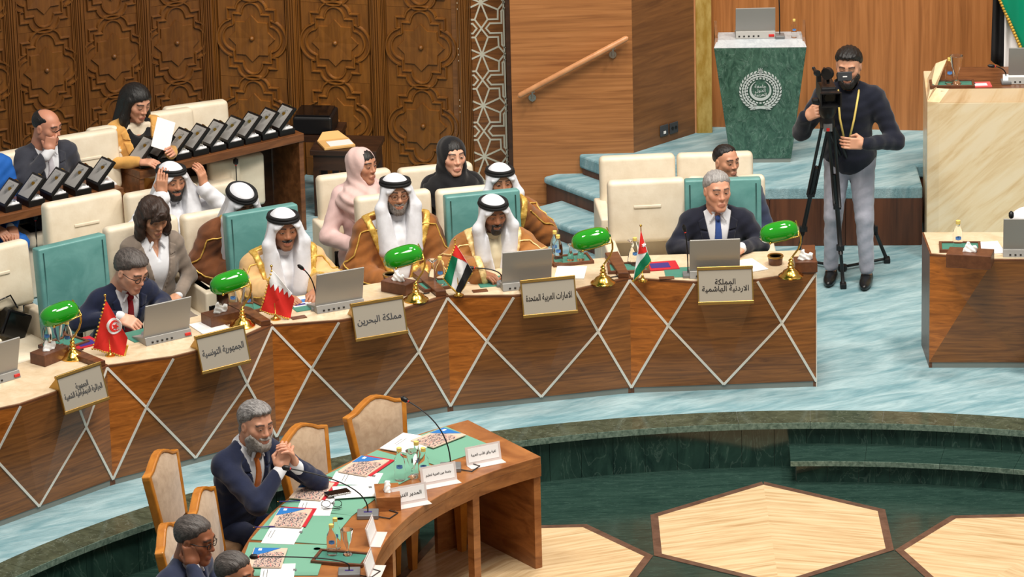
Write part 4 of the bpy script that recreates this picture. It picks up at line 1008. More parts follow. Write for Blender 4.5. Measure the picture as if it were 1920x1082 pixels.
        if not (outfit == 'blazer' and shirt == 'tee_black') and outfit != 'bisht':
            g = field(.006) if False else G((-.11, -.12, nz-.09), (.11, .15, nz+.07), .0055)
            c0 = g.cone((0, -.03, nz-.03), (0, -.005, nz+.035), .074 if not f else .066, .064 if not f else .06); g.D = np.maximum(c0, -(g.cone((0, -.03, nz-.1), (0, -.005, nz+.06), .062 if not f else .055, .055)))
            g.keep(g.Z-(nz+.018-.35*np.clip(g.Y, -.06, .07)), .006)
            g.cut(np.maximum(np.abs(g.X)-.012-np.clip(nz-.0-g.Z, 0, 1)*.25-(.03 if f else 0), .02-g.Y), .004)
            for s in (-1, 1): g.u(g.cone((s*.03, .07, nz-.012), (s*.055, .085, nz-.05), .011, .006), .008)
            emit('collar', g, shirt)
    if outfit == 'bisht' or outfit == 'thobe':
        g = G((-.11, -.12, nz-.09), (.11, .12, nz+.07), .0055)
        c0 = g.cone((0, -.03, nz-.04), (0, -.012, nz+.03), .072, .063); g.D = np.maximum(c0, -g.cone((0, -.03, nz-.1), (0, -.012, nz+.08), .06, .055)); g.keep(g.Z-(nz+.015), .006)
        emit('collar', g, shirt if outfit == 'bisht' else coat)
    if outfit in ('suit', 'blazer'):
        g = field(); torso(g, .02, f, slim)
        for k, j in J.items(): arm(g, j, (.072, .058, .043) if not f else (.06, .05, .04))
        for s in (-1, 1): g.u(g.cone((s*sw*.7, -.012, .475), (s*sw*1.02, -.014, .455), .055, .062), .03)
        wrinkle(g, .0045)
        for k, j in J.items(): g.cut(g.cone(j[2], j[2]+(j[2]-j[1])*.8, .07, .07), .004) if False else None
        g.cut(neck_hole(g), .01); g.cut(vw(g, vlow, vopen, nz-.02), .006)
        jk = emit('jacket', g, coat)
        D0 = g.D.copy()
        # lapels
        g2 = field(.008); torso(g2, .0275, f, slim); low = vw(g2, vlow, vopen, nz-.02)
        wl_ = .052*np.clip((g2.Z-vlow)/.16, 0, 1)*np.clip((nz-.035-g2.Z)/.025+.25, .0, 1)
        band = np.maximum(np.maximum(low-wl_, -low), np.maximum(-g2.Y+.02, g2.Z-(nz-.0))); band = np.maximum(band, np.where((g2.Z > nz-.115) & (g2.Z < nz-.105), .01, -1))
        g2.keep(band, .003); v, q = g2.mesh()
        if len(q): mesh_obj('lapels', [(xf(Tt, v), q)], coat, jk)
        if outfit == 'suit' or shirt == 'shirt_white':
            for k, j in J.items():
                d = nrm_(j[2]-j[1]); g3 = G(j[2]-.07, j[2]+.07, .0065); g3.u(g3.cone(j[2]-d*.03, j[2]+d*.018, .039 if not f else .033, .037 if not f else .031), .01); emit('cuff', g3, shirt)
        if tie:
            g3 = field(.0065); torso(g3, .0115, f, slim); wz = .018+.022*np.clip((nz-.06-g3.Z)/.3, 0, 1)
            g3.keep(np.maximum(np.maximum(np.abs(g3.X)-wz, -g3.Y+.02), np.maximum(g3.Z-(nz-.03), .12-g3.Z)), .003)
            g3.u(g3.ell((0, .083, nz-.028), (.017, .016, .022)), .006); emit('tie', g3, tie)
    elif outfit == 'bisht':
        g = field(); torso(g, .026, f, slim*1.03)
        for k, j in J.items(): arm(g, j, (.092, .1, .098), .05)
        for s in (-1, 1): g.u(g.cone((s*.05, -.03, nz-.02), (s*sw*1.05, -.014, .45), .05, .075), .04)
        wrinkle(g, .006); D0 = g.D.copy()
        ow = lambda gg: np.maximum(np.abs(gg.X)-np.clip(vopen*np.clip((gg.Z-vlow)/(nz-vlow), 0, 1.4), 0, .2), np.maximum(vlow-gg.Z, -gg.Y+.0))
        g.cut(neck_hole(g, .085), .01); o_ = ow(g); g.cut(o_, .006)
        emit('cloak', g, coat)
        g2 = field(); g2.D = D0-.008; o2 = ow(g2); g2.keep(np.maximum(np.maximum(o2-trimw, -o2+.003), np.maximum(-g2.Y-.05, .0-g2.Z)), .003); g2.cut(neck_hole(g2, .085), .006)
        emit('gold_border', g2, trim)
        for k, j in J.items():       # gold cord down each sleeve and round its hem
            s = 1 if k == 'R' else -1; d1 = nrm_(j[1]-j[0]); d2 = nrm_(j[2]-j[1]); fw = np.array([0, 1., .35])
            off = lambda d, r: nrm_(fw-d*(fw @ d)+np.array([s*.8, 0, 0]))*r
            path = [np.array([s*.12, .06, nz-.06]), j[0]+off(d1, .098), j[0]*.5+j[1]*.5+off(d1, .103), j[1]+off(d1+d2, .106), j[1]*.5+j[2]*.5+off(d2, .106), j[2]+off(d2, .1)]
            fine = [path[i]*(1-t)+path[i+1]*t for i in range(len(path)-1) for t in np.linspace(0, 1, 7)[:-1]]+[path[-1]]
            tube = []
            for q_ in fine:
                i_ = np.clip(((q_-lo)/H).astype(int), 1, np.array(D0.shape)-2)
                gr = np.array([D0[i_[0]+1, i_[1], i_[2]]-D0[i_[0]-1, i_[1], i_[2]], D0[i_[0], i_[1]+1, i_[2]]-D0[i_[0], i_[1]-1, i_[2]], D0[i_[0], i_[1], i_[2]+1]-D0[i_[0], i_[1], i_[2]-1]])
                tube.append(xf(Tt, (q_-nrm_(gr)*D0[tuple(i_)])[None])[0])
            MB().tube(tube, .0055, 6).build('sleeve_cord', trim, root, True)
    elif outfit in ('thobe', 'abaya', 'sweater'):
        g = field(); torso(g, .018, f, slim)
        r = {'thobe': (.076, .064, .056), 'abaya': (.062, .058, .054), 'sweater': (.074, .062, .046)}[outfit]
        for k, j in J.items(): arm(g, j, r)
        wrinkle(g, .0028 if f else .005); g.cut(neck_hole(g, .06), .008); emit({'thobe': 'thobe', 'abaya': 'abaya', 'sweater': 'sweater'}[outfit], g, coat)
        if outfit == 'sweater':
            mb = MB().tube([(.068*math.cos(a), -.012+.066*math.sin(a), nz-.004-.03*math.sin(a)) for a in np.linspace(0, 2*math.pi, 25)[:-1]], .007, 6, True)
            mb.v = [tuple(p) for p in xf(Tt, np.array(mb.v))]; mb.build('neckband', 'mid_grey', root, True)
    # ------- legs (person frame)
    if legs and not stand:
        lm = legmat or coat; robe = legs == 'robe'; kx, ky, kz = knee
        g = G((-.32, -.2, 0.03), (.32, ky+.24, hip+.16), .0125)
        for s in (-1, 1):
            kn = (s*kx, ky, hip-.01+kz); an_ = (s*kx, ky+.0, .08)
            g.u(g.cone((s*.085, -.02, hip-.01), kn, .092, .068 if not robe else .085), .03 if not robe else .09); g.u(g.cone(kn, an_, .064 if not robe else .085, .048 if not robe else .09), .02 if not robe else .08)
        g.u(g.ell((0, -.02, hip), (.17, .13, .11)), .05); wrinkle(g, .005)
        v, q = g.mesh(); mesh_obj('robe_skirt' if robe else 'trousers', [(v, q)], lm, root)
        for s in (-1, 1): MB().sphere((s*kx, ky+.06, .045), .055, 12, 8, (.8, 2.1, .8)).build('shoe', 'shoe_black', root, True)
    if stand:
        lm = legmat or coat; g = G((-.3, -.25, .06), (.3, .3, hip+.12), .0105)
        for s, (kn, an_) in zip((1, -1), stand):
            g.u(g.cone((s*.085, -.0, hip-.02), kn, .098, .066), .03); g.u(g.cone(kn, an_, .064, .052), .02)
        g.u(g.ell((0, 0, hip), (.165, .125, .11)), .05); wrinkle(g, .003); v, q = g.mesh(); mesh_obj('trousers', [(v, q)], lm, root)
        for s, (kn, an_) in zip((1, -1), stand):
            mb = MB().tube([(an_[0], an_[1], .05), (an_[0], an_[1], .13)], .038, 10); mb.build('ankle', 'ankle_skin', root, True)
            gs = G((an_[0]-.07, an_[1]-.12, -.01), (an_[0]+.07, an_[1]+.24, .12), .008)
            gs.u(gs.ell((an_[0], an_[1]+.07, .03), (.046, .145, .042)), .01); gs.u(gs.ell((an_[0], an_[1]-.02, .045), (.04, .06, .045)), .03)
            gs.keep(.006-gs.Z, .004); gs.cut(gs.ell((an_[0], an_[1]-.005, .10), (.034, .05, .04)), .008); v, q = gs.mesh(); mesh_obj('shoe', [(v, q)], 'shoe_black', root)
    return root
# ================================================================ PEOPLE
LAP = DEF_ARM
DESKARM = {'R': ((.29, .10, .80), (.13, .36, .86), (-.6, .75, -.1), (0, .1, 1), .4), 'L': ((-.29, .10, .80), (-.13, .36, .86), (.6, .75, -.1), (0, .1, 1), .4)}
# Jordan desk
person('grey-haired man in black suit with blue tie, sitting behind an open laptop', (1345, 357), 2, 6, yaw=14, pitch=4, coat='suit_darknavy', tie='tie_blue', hair='short', hairmat='hair_grey', skin=(214, 156, 128), brow=(70, 60, 56), arms=DESKARM, hs=1.07, gaze=(.8, .2), vopen=.09, vlow=.16)
person('man with slicked-back dark hair in slate blue suit, seated behind the grey-haired man', (1362, 303), 4, 2, yaw=32, pitch=2, coat='suit_slate', hair='back', hairmat='hair_black', skin=(200, 144, 114), stub=((70, 56, 50), .35), hs=.95, gaze=(.5, .3))
# UAE desk
person('man in camel cloak and white headdress with goatee, writing at his desk', (925, 400), 10, 8, yaw=8, pitch=12, outfit='bisht', coat='bisht_camel', shirt='thobe_sand', head_cover='ghutra', trim='gold_trim_pale', skin=(156, 104, 74), lips=(130, 80, 68), beard='goatee', stub=((50, 38, 32), .6), legs='robe', vopen=.14, vlow=.02, gk=dict(openw=.072, flare=.06, tails=.36, fall=.045, spread=.02),
       arms={'R': ((.30, .12, .82), (.14, .40, .87), (-.7, .7, -.1), (0, .1, 1), .55), 'L': ((-.30, .12, .82), (-.10, .40, .865), (.85, .5, -.1), (0, .2, 1), .6)}, lid=.4)
person('man in white headdress and brown cloak holding his hand to his mouth', (938, 340), 14, 2, yaw=0, pitch=6, outfit='bisht', coat='bisht_brown', head_cover='ghutra', skin=(186, 132, 102), beard='moustache', legs='robe', gk=dict(openw=.07, flare=.12),
       arms={'R': ((.26, .10, .70), (.02, .30, .72), (-.8, .5, .2), (0, .1, 1), .4), 'L': ((-.25, .16, .84), (-.06, .19, 1.06), (.35, -.3, .9), (-.2, .9, .3), .7)})
person('man in brown gold-edged cloak and white headdress with grey beard and glasses', (742, 362), 14, -2, yaw=2, pitch=4, outfit='bisht', coat='bisht_brown', head_cover='ghutra', skin=(196, 146, 116), beard='short', beardmat='beard_mix', glasses='glasses_brown', legs='robe', hs=1.06, vopen=.17, vlow=.06, gk=dict(openw=.07, flare=.16), sscale=1.06,
       arms={'R': ((.30, .04, .70), (.12, .32, .68), (-.9, .4, -.1), (0, .2, 1), .4), 'L': ((-.29, .08, .70), (-.1, .34, .70), (.8, .5, -.1), (0, .2, 1), .4)})
person('woman in pale pink headscarf and pink dress, head turned aside', (680, 310), 14, 0, yaw=36, pitch=2, sex='f', outfit='abaya', coat='abaya_pink', head_cover='hijab', cover_mat='hijab_pink', skin=(186, 132, 104), legs='robe', hs=1.02, lips=(150, 84, 78), gaze=(.6, 0))
person('woman in black headscarf and black dress sitting before the inlaid pillar', (848, 292), 14, 0, yaw=8, pitch=2, sex='f', outfit='abaya', coat='abaya_black', head_cover='hijab', cover_mat='abaya_black', skin=(224, 172, 146), legs='robe', hs=1.08, lips=(190, 108, 96), gaze=(.5, 0))
# Bahrain desk
person('man with moustache in tan cloak and white headdress behind the serrated flag', (532, 428), 20, 4, yaw=-2, pitch=8, outfit='bisht', coat='bisht_tan', head_cover='ghutra', skin=(172, 118, 88), stub=((60, 46, 40), .35), beard='moustache', legs='robe', hs=1.08, vopen=.17, vlow=.02, gk=dict(openw=.07, flare=.2, tails=.45), sscale=1.04, arms=DESKARM)
person('man in brown cloak bowing his head so the white headdress crown shows', (452, 380), 22, 14, yaw=6, pitch=26, outfit='bisht', coat='bisht_dark', head_cover='ghutra', skin=(150, 104, 80), legs='robe', gk=dict(openw=.07, flare=.14), lid=.8, hs=1.04)
# Tunisia desk
person('man in navy suit with red tie and dark glasses, writing at his desk', (246, 508), 34, 24, yaw=14, pitch=26, coat='suit_navy', tie='tie_red', hair='quiff', hairmat='hair_darkgrey', skin=(220, 164, 138), brow=(50, 40, 36), glasses='glasses_black', hs=1.12, lid=.5,
       arms={'R': ((.33, .16, .80), (.16, .42, .87), (-.5, .8, -.25), (.5, 0, .8), .75), 'L': ((-.28, .2, .82), (-.12, .46, .86), (.5, .85, -.1), (0, .1, 1), .3)}, vopen=.085, vlow=.14)
person('woman with wavy dark bob in taupe suit and white shirt, hands folded', (288, 408), 26, 6, yaw=4, pitch=20, sex='f', outfit='blazer', coat='suit_taupe', shirt='shirt_white', hair='bob', hairmat='hair_brown', skin=(196, 142, 110), legs='trousers', hs=1.04, lid=.7, vopen=.1, vlow=.12, lips=(172, 96, 86),
       arms={'R': ((.24, .08, .72), (.07, .32, .66), (-.6, .8, -.2), (.2, .2, 1), .4), 'L': ((-.24, .08, .72), (-.05, .33, .68), (.8, .6, -.2), (-.2, .2, 1), .4)})
person('man in white robe lifting both hands to his white headdress', (322, 338), 22, 4, yaw=8, pitch=8, outfit='thobe', coat='thobe_white', head_cover='ghutra', skin=(190, 136, 106), beard='short', stub=((60, 48, 42), .5), legs='robe', gk=dict(openw=.074, flare=.34, tails=.3, spread=.03), hs=1.02,
       arms={'R': ((.30, .17, .92), (.105, .16, 1.14), (-.1, -.1, 1), (.6, .75, .1), .25), 'L': ((-.36, .17, .95), (-.2, .16, 1.15), (.15, .05, 1), (-.5, .8, .1), .35)})
# rear row
person('balding man in grey suit holding a pen to his mouth', (88, 238), 30, 10, yaw=28, pitch=12, coat='suit_grey', tie='tie_pale', hair='bald', hairmat='hair_black', skin=(196, 136, 110), hs=1.05, lid=.6, vopen=.085, vlow=.16,
       arms={'R': ((.22, .22, .84), (.03, .22, 1.04), (-.25, .0, 1), (.5, .8, .1), .6)})
person('woman with long black hair in mustard blazer reading a sheet of paper', (256, 192), 26, 6, yaw=16, pitch=22, sex='f', outfit='blazer', coat='blazer_mustard', shirt='tee_black', hair='long', hairmat='hair_black', skin=(214, 158, 130), hs=1.08, lid=.65, lips=(180, 84, 80), vopen=.1, vlow=.1,
       arms={'R': ((.26, .12, .76), (.08, .33, .80), (-.5, .8, .1), (.3, .1, 1), .35), 'L': ((-.26, .14, .78), (-.14, .36, .84), (.2, .8, .4), (-.8, .1, .4), .4)})
# curved table
TB = WZ
person('grey-bearded man in navy suit with orange tie, hands clasped before his chin', (481, 796), 52, 18, yaw=-16, pitch=8, coat='suit_navy', tie='tie_orange', hair='swept', hairmat='hair_greymix', skin=(206, 150, 122), beard='full', beardmat='beard_grey', floor=WZ, hs=1.12, brow=(60, 50, 46), vopen=.085, vlow=.14, sscale=1.06, gaze=(.3, 0),
       arms={'R': ((.26, .46, .80), (.05, .47, .98), (-.4, .1, .9), (.75, .6, .2), .5), 'L': ((-.24, .52, .80), (-.06, .49, .98), (.4, .1, .9), (-.75, .6, .2), .5)})
person('man in dark suit and glasses resting his cheek on his fist', (366, 1012), 62, 14, yaw=4, pitch=12, coat='suit_slate', hair='short', hairmat='hair_darkgrey', skin=(150, 92, 62), brow=(40, 30, 26), glasses='glasses_black', floor=WZ, hs=1.14,
       arms={'R': ((.22, .42, .80), (.09, .22, 1.06), (-.1, -.2, 1), (.8, .5, .1), .9), 'L': DESKARM['L']})
person('dark-haired man at the table whose forehead shows beside the blue brochure', (441, 1078), 66, 12, yaw=0, pitch=10, coat='suit_darknavy', hair='short', hairmat='hair_darkgrey', skin=(190, 128, 96), floor=WZ, hs=1.08, arms=DESKARM)

plain('ankle_skin', (206, 150, 122), .5)
CAMMAN = person('bearded cameraman in dark sweater and grey jeans standing behind a video camera', (1591, 124), -10, 5, yaw=-2, pitch=14, outfit='sweater', coat='sweater', hair='quiff', hairmat='hair_black', skin=(214, 158, 128), beard='full', beardmat='beard_black', hip=.92, stand=(((.11, .05, .50), (.135, -.02, .11)), ((-.11, .06, .50), (-.125, .03, .11))), legmat='jeans_grey', legs=None, lid=.75, hs=1.06,
    arms={'R': ((.33, .10, 1.13), (.27, .27, 1.30), (-.7, .5, .45), (.4, .8, .3), .5), 'L': ((-.33, .10, 1.08), (-.13, .34, 1.13), (.85, .35, .1), (-.3, .9, .1), .45)})
person('person in bright blue suit seated behind the award box counter beside the balding man', (-38, 260), 30, 4, yaw=0, pitch=0, coat='blue_cloth', hair='short', skin=(180, 126, 100), legmat='blue_cloth', floor=0, arms={'R': ((.25, .1, .70), (.05, .36, .62), (-.3, .9, -.3), (.2, .2, 1), .4), 'L': ((-.25, .1, .70), (-.08, .36, .60), (.3, .9, -.3), (-.2, .2, 1), .4)})
# ================================================================ ARABIC LETTERING (joined presentation forms, laid out right to left)
AF = {'ا': (0xFE8D, 0xFE8E), 'أ': (0xFE83, 0xFE84), 'إ': (0xFE87, 0xFE88), 'ب': (0xFE8F, 0xFE90, 0xFE91, 0xFE92), 'ة': (0xFE93, 0xFE94), 'ت': (0xFE95, 0xFE96, 0xFE97, 0xFE98), 'ج': (0xFE9D, 0xFE9E, 0xFE9F, 0xFEA0), 'ح': (0xFEA1, 0xFEA2, 0xFEA3, 0xFEA4), 'د': (0xFEA9, 0xFEAA), 'ر': (0xFEAD, 0xFEAE), 'ز': (0xFEAF, 0xFEB0), 'س': (0xFEB1, 0xFEB2, 0xFEB3, 0xFEB4), 'ش': (0xFEB5, 0xFEB6, 0xFEB7, 0xFEB8), 'ع': (0xFEC9, 0xFECA, 0xFECB, 0xFECC), 'ق': (0xFED5, 0xFED6, 0xFED7, 0xFED8), 'ك': (0xFED9, 0xFEDA, 0xFEDB, 0xFEDC), 'ل': (0xFEDD, 0xFEDE, 0xFEDF, 0xFEE0), 'م': (0xFEE1, 0xFEE2, 0xFEE3, 0xFEE4), 'ن': (0xFEE5, 0xFEE6, 0xFEE7, 0xFEE8), 'ه': (0xFEE9, 0xFEEA, 0xFEEB, 0xFEEC), 'و': (0xFEED, 0xFEEE), 'ي': (0xFEF1, 0xFEF2, 0xFEF3, 0xFEF4), 'ئ': (0xFE89, 0xFE8A, 0xFE8B, 0xFE8C), 'ط': (0xFEC1, 0xFEC2, 0xFEC3, 0xFEC4)}
LA = {'ا': (0xFEFB, 0xFEFC), 'إ': (0xFEF9, 0xFEFA), 'أ': (0xFEF7, 0xFEF8)}
def shape(t):
    out = []; i = 0; prev = False
    while i < len(t):
        c = t[i]
        if c == 'ل' and i+1 < len(t) and t[i+1] in LA: out.append(chr(LA[t[i+1]][1 if prev else 0])); prev = False; i += 2; continue
        if c not in AF: out.append(c); prev = False; i += 1; continue
        fm = AF[c]; nx = i+1 < len(t) and t[i+1] in AF and len(fm) == 4
        out.append(chr(fm[(3 if prev else 2) if nx else (1 if prev else 0)])); prev = nx; i += 1
    return ''.join(out[::-1])
def text(name, body, size, matn, parent, M4, ext=.0006, wmax=None, ar=True, sx=1.):
    cu = bpy.data.curves.new(name, 'FONT'); cu.body = '\n'.join(shape(l) for l in body.split('\n')) if ar else body
    cu.size = size; cu.align_x = 'CENTER'; cu.align_y = 'CENTER'; cu.extrude = ext; cu.resolution_u = 3; cu.space_line = .9; cu.offset = size*.012
    o = bpy.data.objects.new(name, cu); COL.objects.link(o); bpy.context.view_layer.update()
    me = bpy.data.meshes.new_from_object(o.evaluated_get(bpy.context.evaluated_depsgraph_get())); bpy.data.objects.remove(o)
    if wmax and len(me.vertices):
        n = len(me.vertices); co = np.zeros(n*3, np.float32); me.vertices.foreach_get('co', co); w = np.ptp(co[::3])
        sc = wmax/max(w, 1e-6); M4 = M4 @ Matrix.Diagonal((sc, min(sc, 1.25) if sc > 1 else max(sc, .8), 1, 1))
    me.transform(M4); me.materials.clear(); me.materials.append(MATS[matn]); return link(name, me, parent)
text('emblem_lettering', 'جامعة\nالدول\nالعربية', .045, 'emblem_silver', lec, Matrix(((1, fv[0], fn[0], EM(0, ec)[0]), (0, fv[1], fn[1], EM(0, ec)[1]), (0, fv[2], fn[2], EM(0, ec)[2]), (0, 0, 0, 1))) @ Matrix.Scale(.8, 4))
def dloc(k, P):
    o = DESKS[k]; a = o.rotation_euler[2]; d = np.array(P)-np.array(o.location); return np.array([d[0]*math.cos(a)+d[1]*math.sin(a), -d[0]*math.sin(a)+d[1]*math.cos(a), d[2]])
def dworld(k, p):
    o = DESKS[k]; a = o.rotation_euler[2]; return np.array([o.location[0]+p[0]*math.cos(a)-p[1]*math.sin(a), o.location[1]+p[0]*math.sin(a)+p[1]*math.cos(a), p[2]])
SZ = DZ+.016
# ---------------------------------------------------------------- name plates
def nameplate(k, px, py, lines, label, matn='ink'):
    P = at(px, py, .79); l = dloc(k, P); W_ = .36; w = dworld(k, (l[0], -.145, 0))
    t = thing('name_plate', label, 'name plate', (w[0], w[1], .9), DESKS[k].rotation_euler[2])
    T = Matrix.Translation((0, 0, -.11)) @ Matrix.Rotation(math.radians(-17), 4, 'X')   # local: face to -y, leaning back
    MB().box((0, .0, 0), (W_, .012, .23), T).build('face', 'plate_grey', t)
    for z in (-.115, .115): MB().box((0, -.002, z), (W_+.012, .022, .022), T).build('brass_rail', 'brass_satin', t, bevel=.003)
    for s in (-1, 1): MB().box((s*W_/2, -.001, 0), (.008, .017, .23), T).build('brass_edge', 'brass_satin', t)
    a = T @ Vector((0, .006, .11)); b = T @ Vector((0, .006, .02))
    for s in (-1, 1): MB().slab([(s*W_*.49, a[1], a[2]), (s*W_*.49, a[1]+.09, b[2]-.01-.0), (s*W_*.49, b[1], b[2]-.01)], (-s*.004, 0, 0)).build('side_bracket', 'brass_satin', t)
    n = len(lines.split('\n'))
    text('lettering', lines, .062 if n > 1 else .072, matn, t, T @ Matrix.Translation((0, -.0075, .0)) @ Matrix.Rotation(math.pi/2, 4, 'X'), wmax=W_*.86)
    return t
nameplate(0, 1359, 531, 'المملكة\nالاردنية الهاشمية', 'brass-framed plate with two lines of crisp black lettering, beside the red-white-green flag with star')
nameplate(1, 1025, 551, 'الامارات العربية المتحدة', 'brass-framed plate with one line of bold black lettering')
nameplate(2, 701, 590, 'مملكة البحرين', 'brass-framed plate with one line of worn lettering, below the laptop of the tan-cloaked man', 'dark_grey')
nameplate(3, 397, 645, 'الجمهورية التونسية', 'brass-framed plate with worn lettering in front of the man writing in navy suit', 'dark_grey')
nameplate(4, 122, 717, 'الجمهورية\nالجزائرية الديمقراطية الشعبية', 'brass-framed plate with two lines of worn lettering, under the lamp by the teal chair', 'dark_grey')
# ---------------------------------------------------------------- banker's lamps
def shade_mesh():
    mb = MB(); n, m = 20, 12; v = []; f = []
    for i in range(n+1):
        u = -1+2*i/n; r = max(.02, (1-abs(u)**3.2))**.5
        for k in range(m+1):
            a = math.pi*k/m; v.append((u*.13, .072*r*math.cos(a), .082*r*math.sin(a)))
    for i in range(n):
        for k in range(m): a = i*(m+1)+k; f.append((a, a+m+1, a+m+2, a+1)[::-1])
    return mb.add(v, [q[::-1] for q in f])
LAMP = {}
def lamp(px, py, label, rot):
    P = at(px, py, SZ)
    t = thing('desk_lamp', label, 'lamp', (P[0], P[1], SZ), rot, 'green banker lamps')
    if not LAMP:
        MB().lathe([(.082, 0), (.084, .008), (.07, .018), (.06, .022), (.052, .038), (.03, .05), (.022, .058), (.024, .066), (.017, .075), (.021, .088), (.013, .1), (.017, .112), (.008, .122)], 24).build('base', 'brass', t, True, angle=50)
        st = [(0, 0, .12), (.02, 0, .15), (.05, -.0, .19), (.066, 0, .235), (.066, 0, .275), (.05, 0, .31), (.035, 0, .33)]
        MB().tube(st, .0065, 8).build('stem', 'brass', t, True)
        T = Matrix.Translation((-.075, .0, .30)) @ Matrix.Rotation(math.radians(-12), 4, 'Y') @ Matrix.Rotation(math.radians(30), 4, 'X')
        sm = shade_mesh(); sm.v = [tuple(T @ Vector(p)) for p in sm.v]; so = sm.build('shade', 'green_glass', t, True); md = so.modifiers.new('wall', 'SOLIDIFY'); md.thickness = .004
        fr = [T @ Vector(p) for p in ((.1, -.0, .0), (.06, -.07, .004), (-.06, -.07, .004))]
        MB().tube([(.035, 0, .33), tuple(T @ Vector((.128, 0, .012))), tuple(T @ Vector((.122, -.07, .01))), tuple(T @ Vector((-.07, -.073, .006)))], .0045, 8).build('shade_arm', 'brass', t, True)
        MB().tube([(.035, 0, .33), tuple(T @ Vector((.128, 0, .012))), tuple(T @ Vector((.122, .07, .01)))], .0045, 8).build('shade_arm', 'brass', t, True)
        MB().sphere(tuple(T @ Vector((-.07, -.074, .006))), .009, 10, 8).build('screw_knob', 'brass', t, True)
        MB().tube([(.04, .07, .01), (.07, .1, .006), (.11, .11, .006)], .004, 6).build('cord', 'cable', t, True)
        LAMP['p'] = t
    else:
        for ch in LAMP['p'].children: c = ch.copy(); COL.objects.link(c); c.parent = t
    return t
for i, (px, py, lab) in enumerate(((137, 671, 'green glass banker lamp over two bottles beside the teal chair and tissue box'), (455, 611, 'green glass banker lamp between the writing man and the red-white serrated flag'), (780, 563, 'green glass banker lamp in front of the grey-bearded man in brown cloak'), (1131, 531, 'green glass banker lamp beside two upturned glasses'), (1483, 518, 'green glass banker lamp at the desk end by the tripod'))):
    l = lamp(px, py, lab, -math.radians((-40, -29, -18, -7, 3)[i])*.6)
# ---------------------------------------------------------------- laptops
def laptop(P, rot, label, w=.335, h=.235, tilt=12, z=SZ, ports=True, scale=1.):
    t = thing('laptop', label, 'laptop', (P[0], P[1], z), rot)      # local -y faces the camera side (its back)
    MB().add([(-w/2, 0, 0), (w/2, 0, 0), (w/2, .2, 0), (-w/2, .2, 0), (-w/2, .02, .05), (w/2, .02, .05), (w/2, .2, .012), (-w/2, .2, .012)], [(3, 2, 1, 0), (4, 5, 6, 7), (0, 1, 5, 4), (1, 2, 6, 5), (2, 3, 7, 6), (3, 0, 4, 7)]).build('base', 'laptop_grey', t, bevel=.003)
    T = Matrix.Translation((0, .04, .045)) @ Matrix.Rotation(math.radians(tilt), 4, 'X')
    lid = MB().box((0, 0, h/2), (w, .012, h), T).build('lid', 'laptop_grey', t, bevel=.004)
    MB().box((0, .0075, h/2), (w-.03, .002, h-.03), T).build('screen', 'black_gloss', lid)
    if ports:
        for k in range(5): MB().box((-.12+k*.035, .006, .018), (.012, .012, .008)).build('port', 'black_plastic', t)
        MB().box((w/2-.03, .006, .02), (.04, .014, .016)).build('red_port', 'red_plastic', t)
    return t
laptop(at(1341, 522, SZ), -math.radians(-2), 'grey laptop in front of the grey-haired man with blue tie')
laptop(at(990, 543, SZ), math.radians(12), 'grey laptop in front of the goateed man in camel cloak')
laptop(at(640, 582, SZ), math.radians(24), 'grey laptop in front of the man in tan cloak')
laptop(at(318, 640, SZ), math.radians(32), 'grey laptop in front of the man in navy suit and red tie')
laptop(at(0, 720, SZ), math.radians(42), 'grey laptop with teal cables, on the desk below the black handbag')
laptop(at(1928, 483, SZ), math.radians(-5), 'grey laptop on the desk before the beige podium')
laptop(LEC_TOP(1417, 72), math.radians(0), 'silver laptop standing on the green marble lectern', w=.29, h=.19, z=PZ+zt+.036)
laptop(at(1935, 158, POD_Z), math.radians(-3), 'grey laptop on the beige marble podium', z=POD_Z)
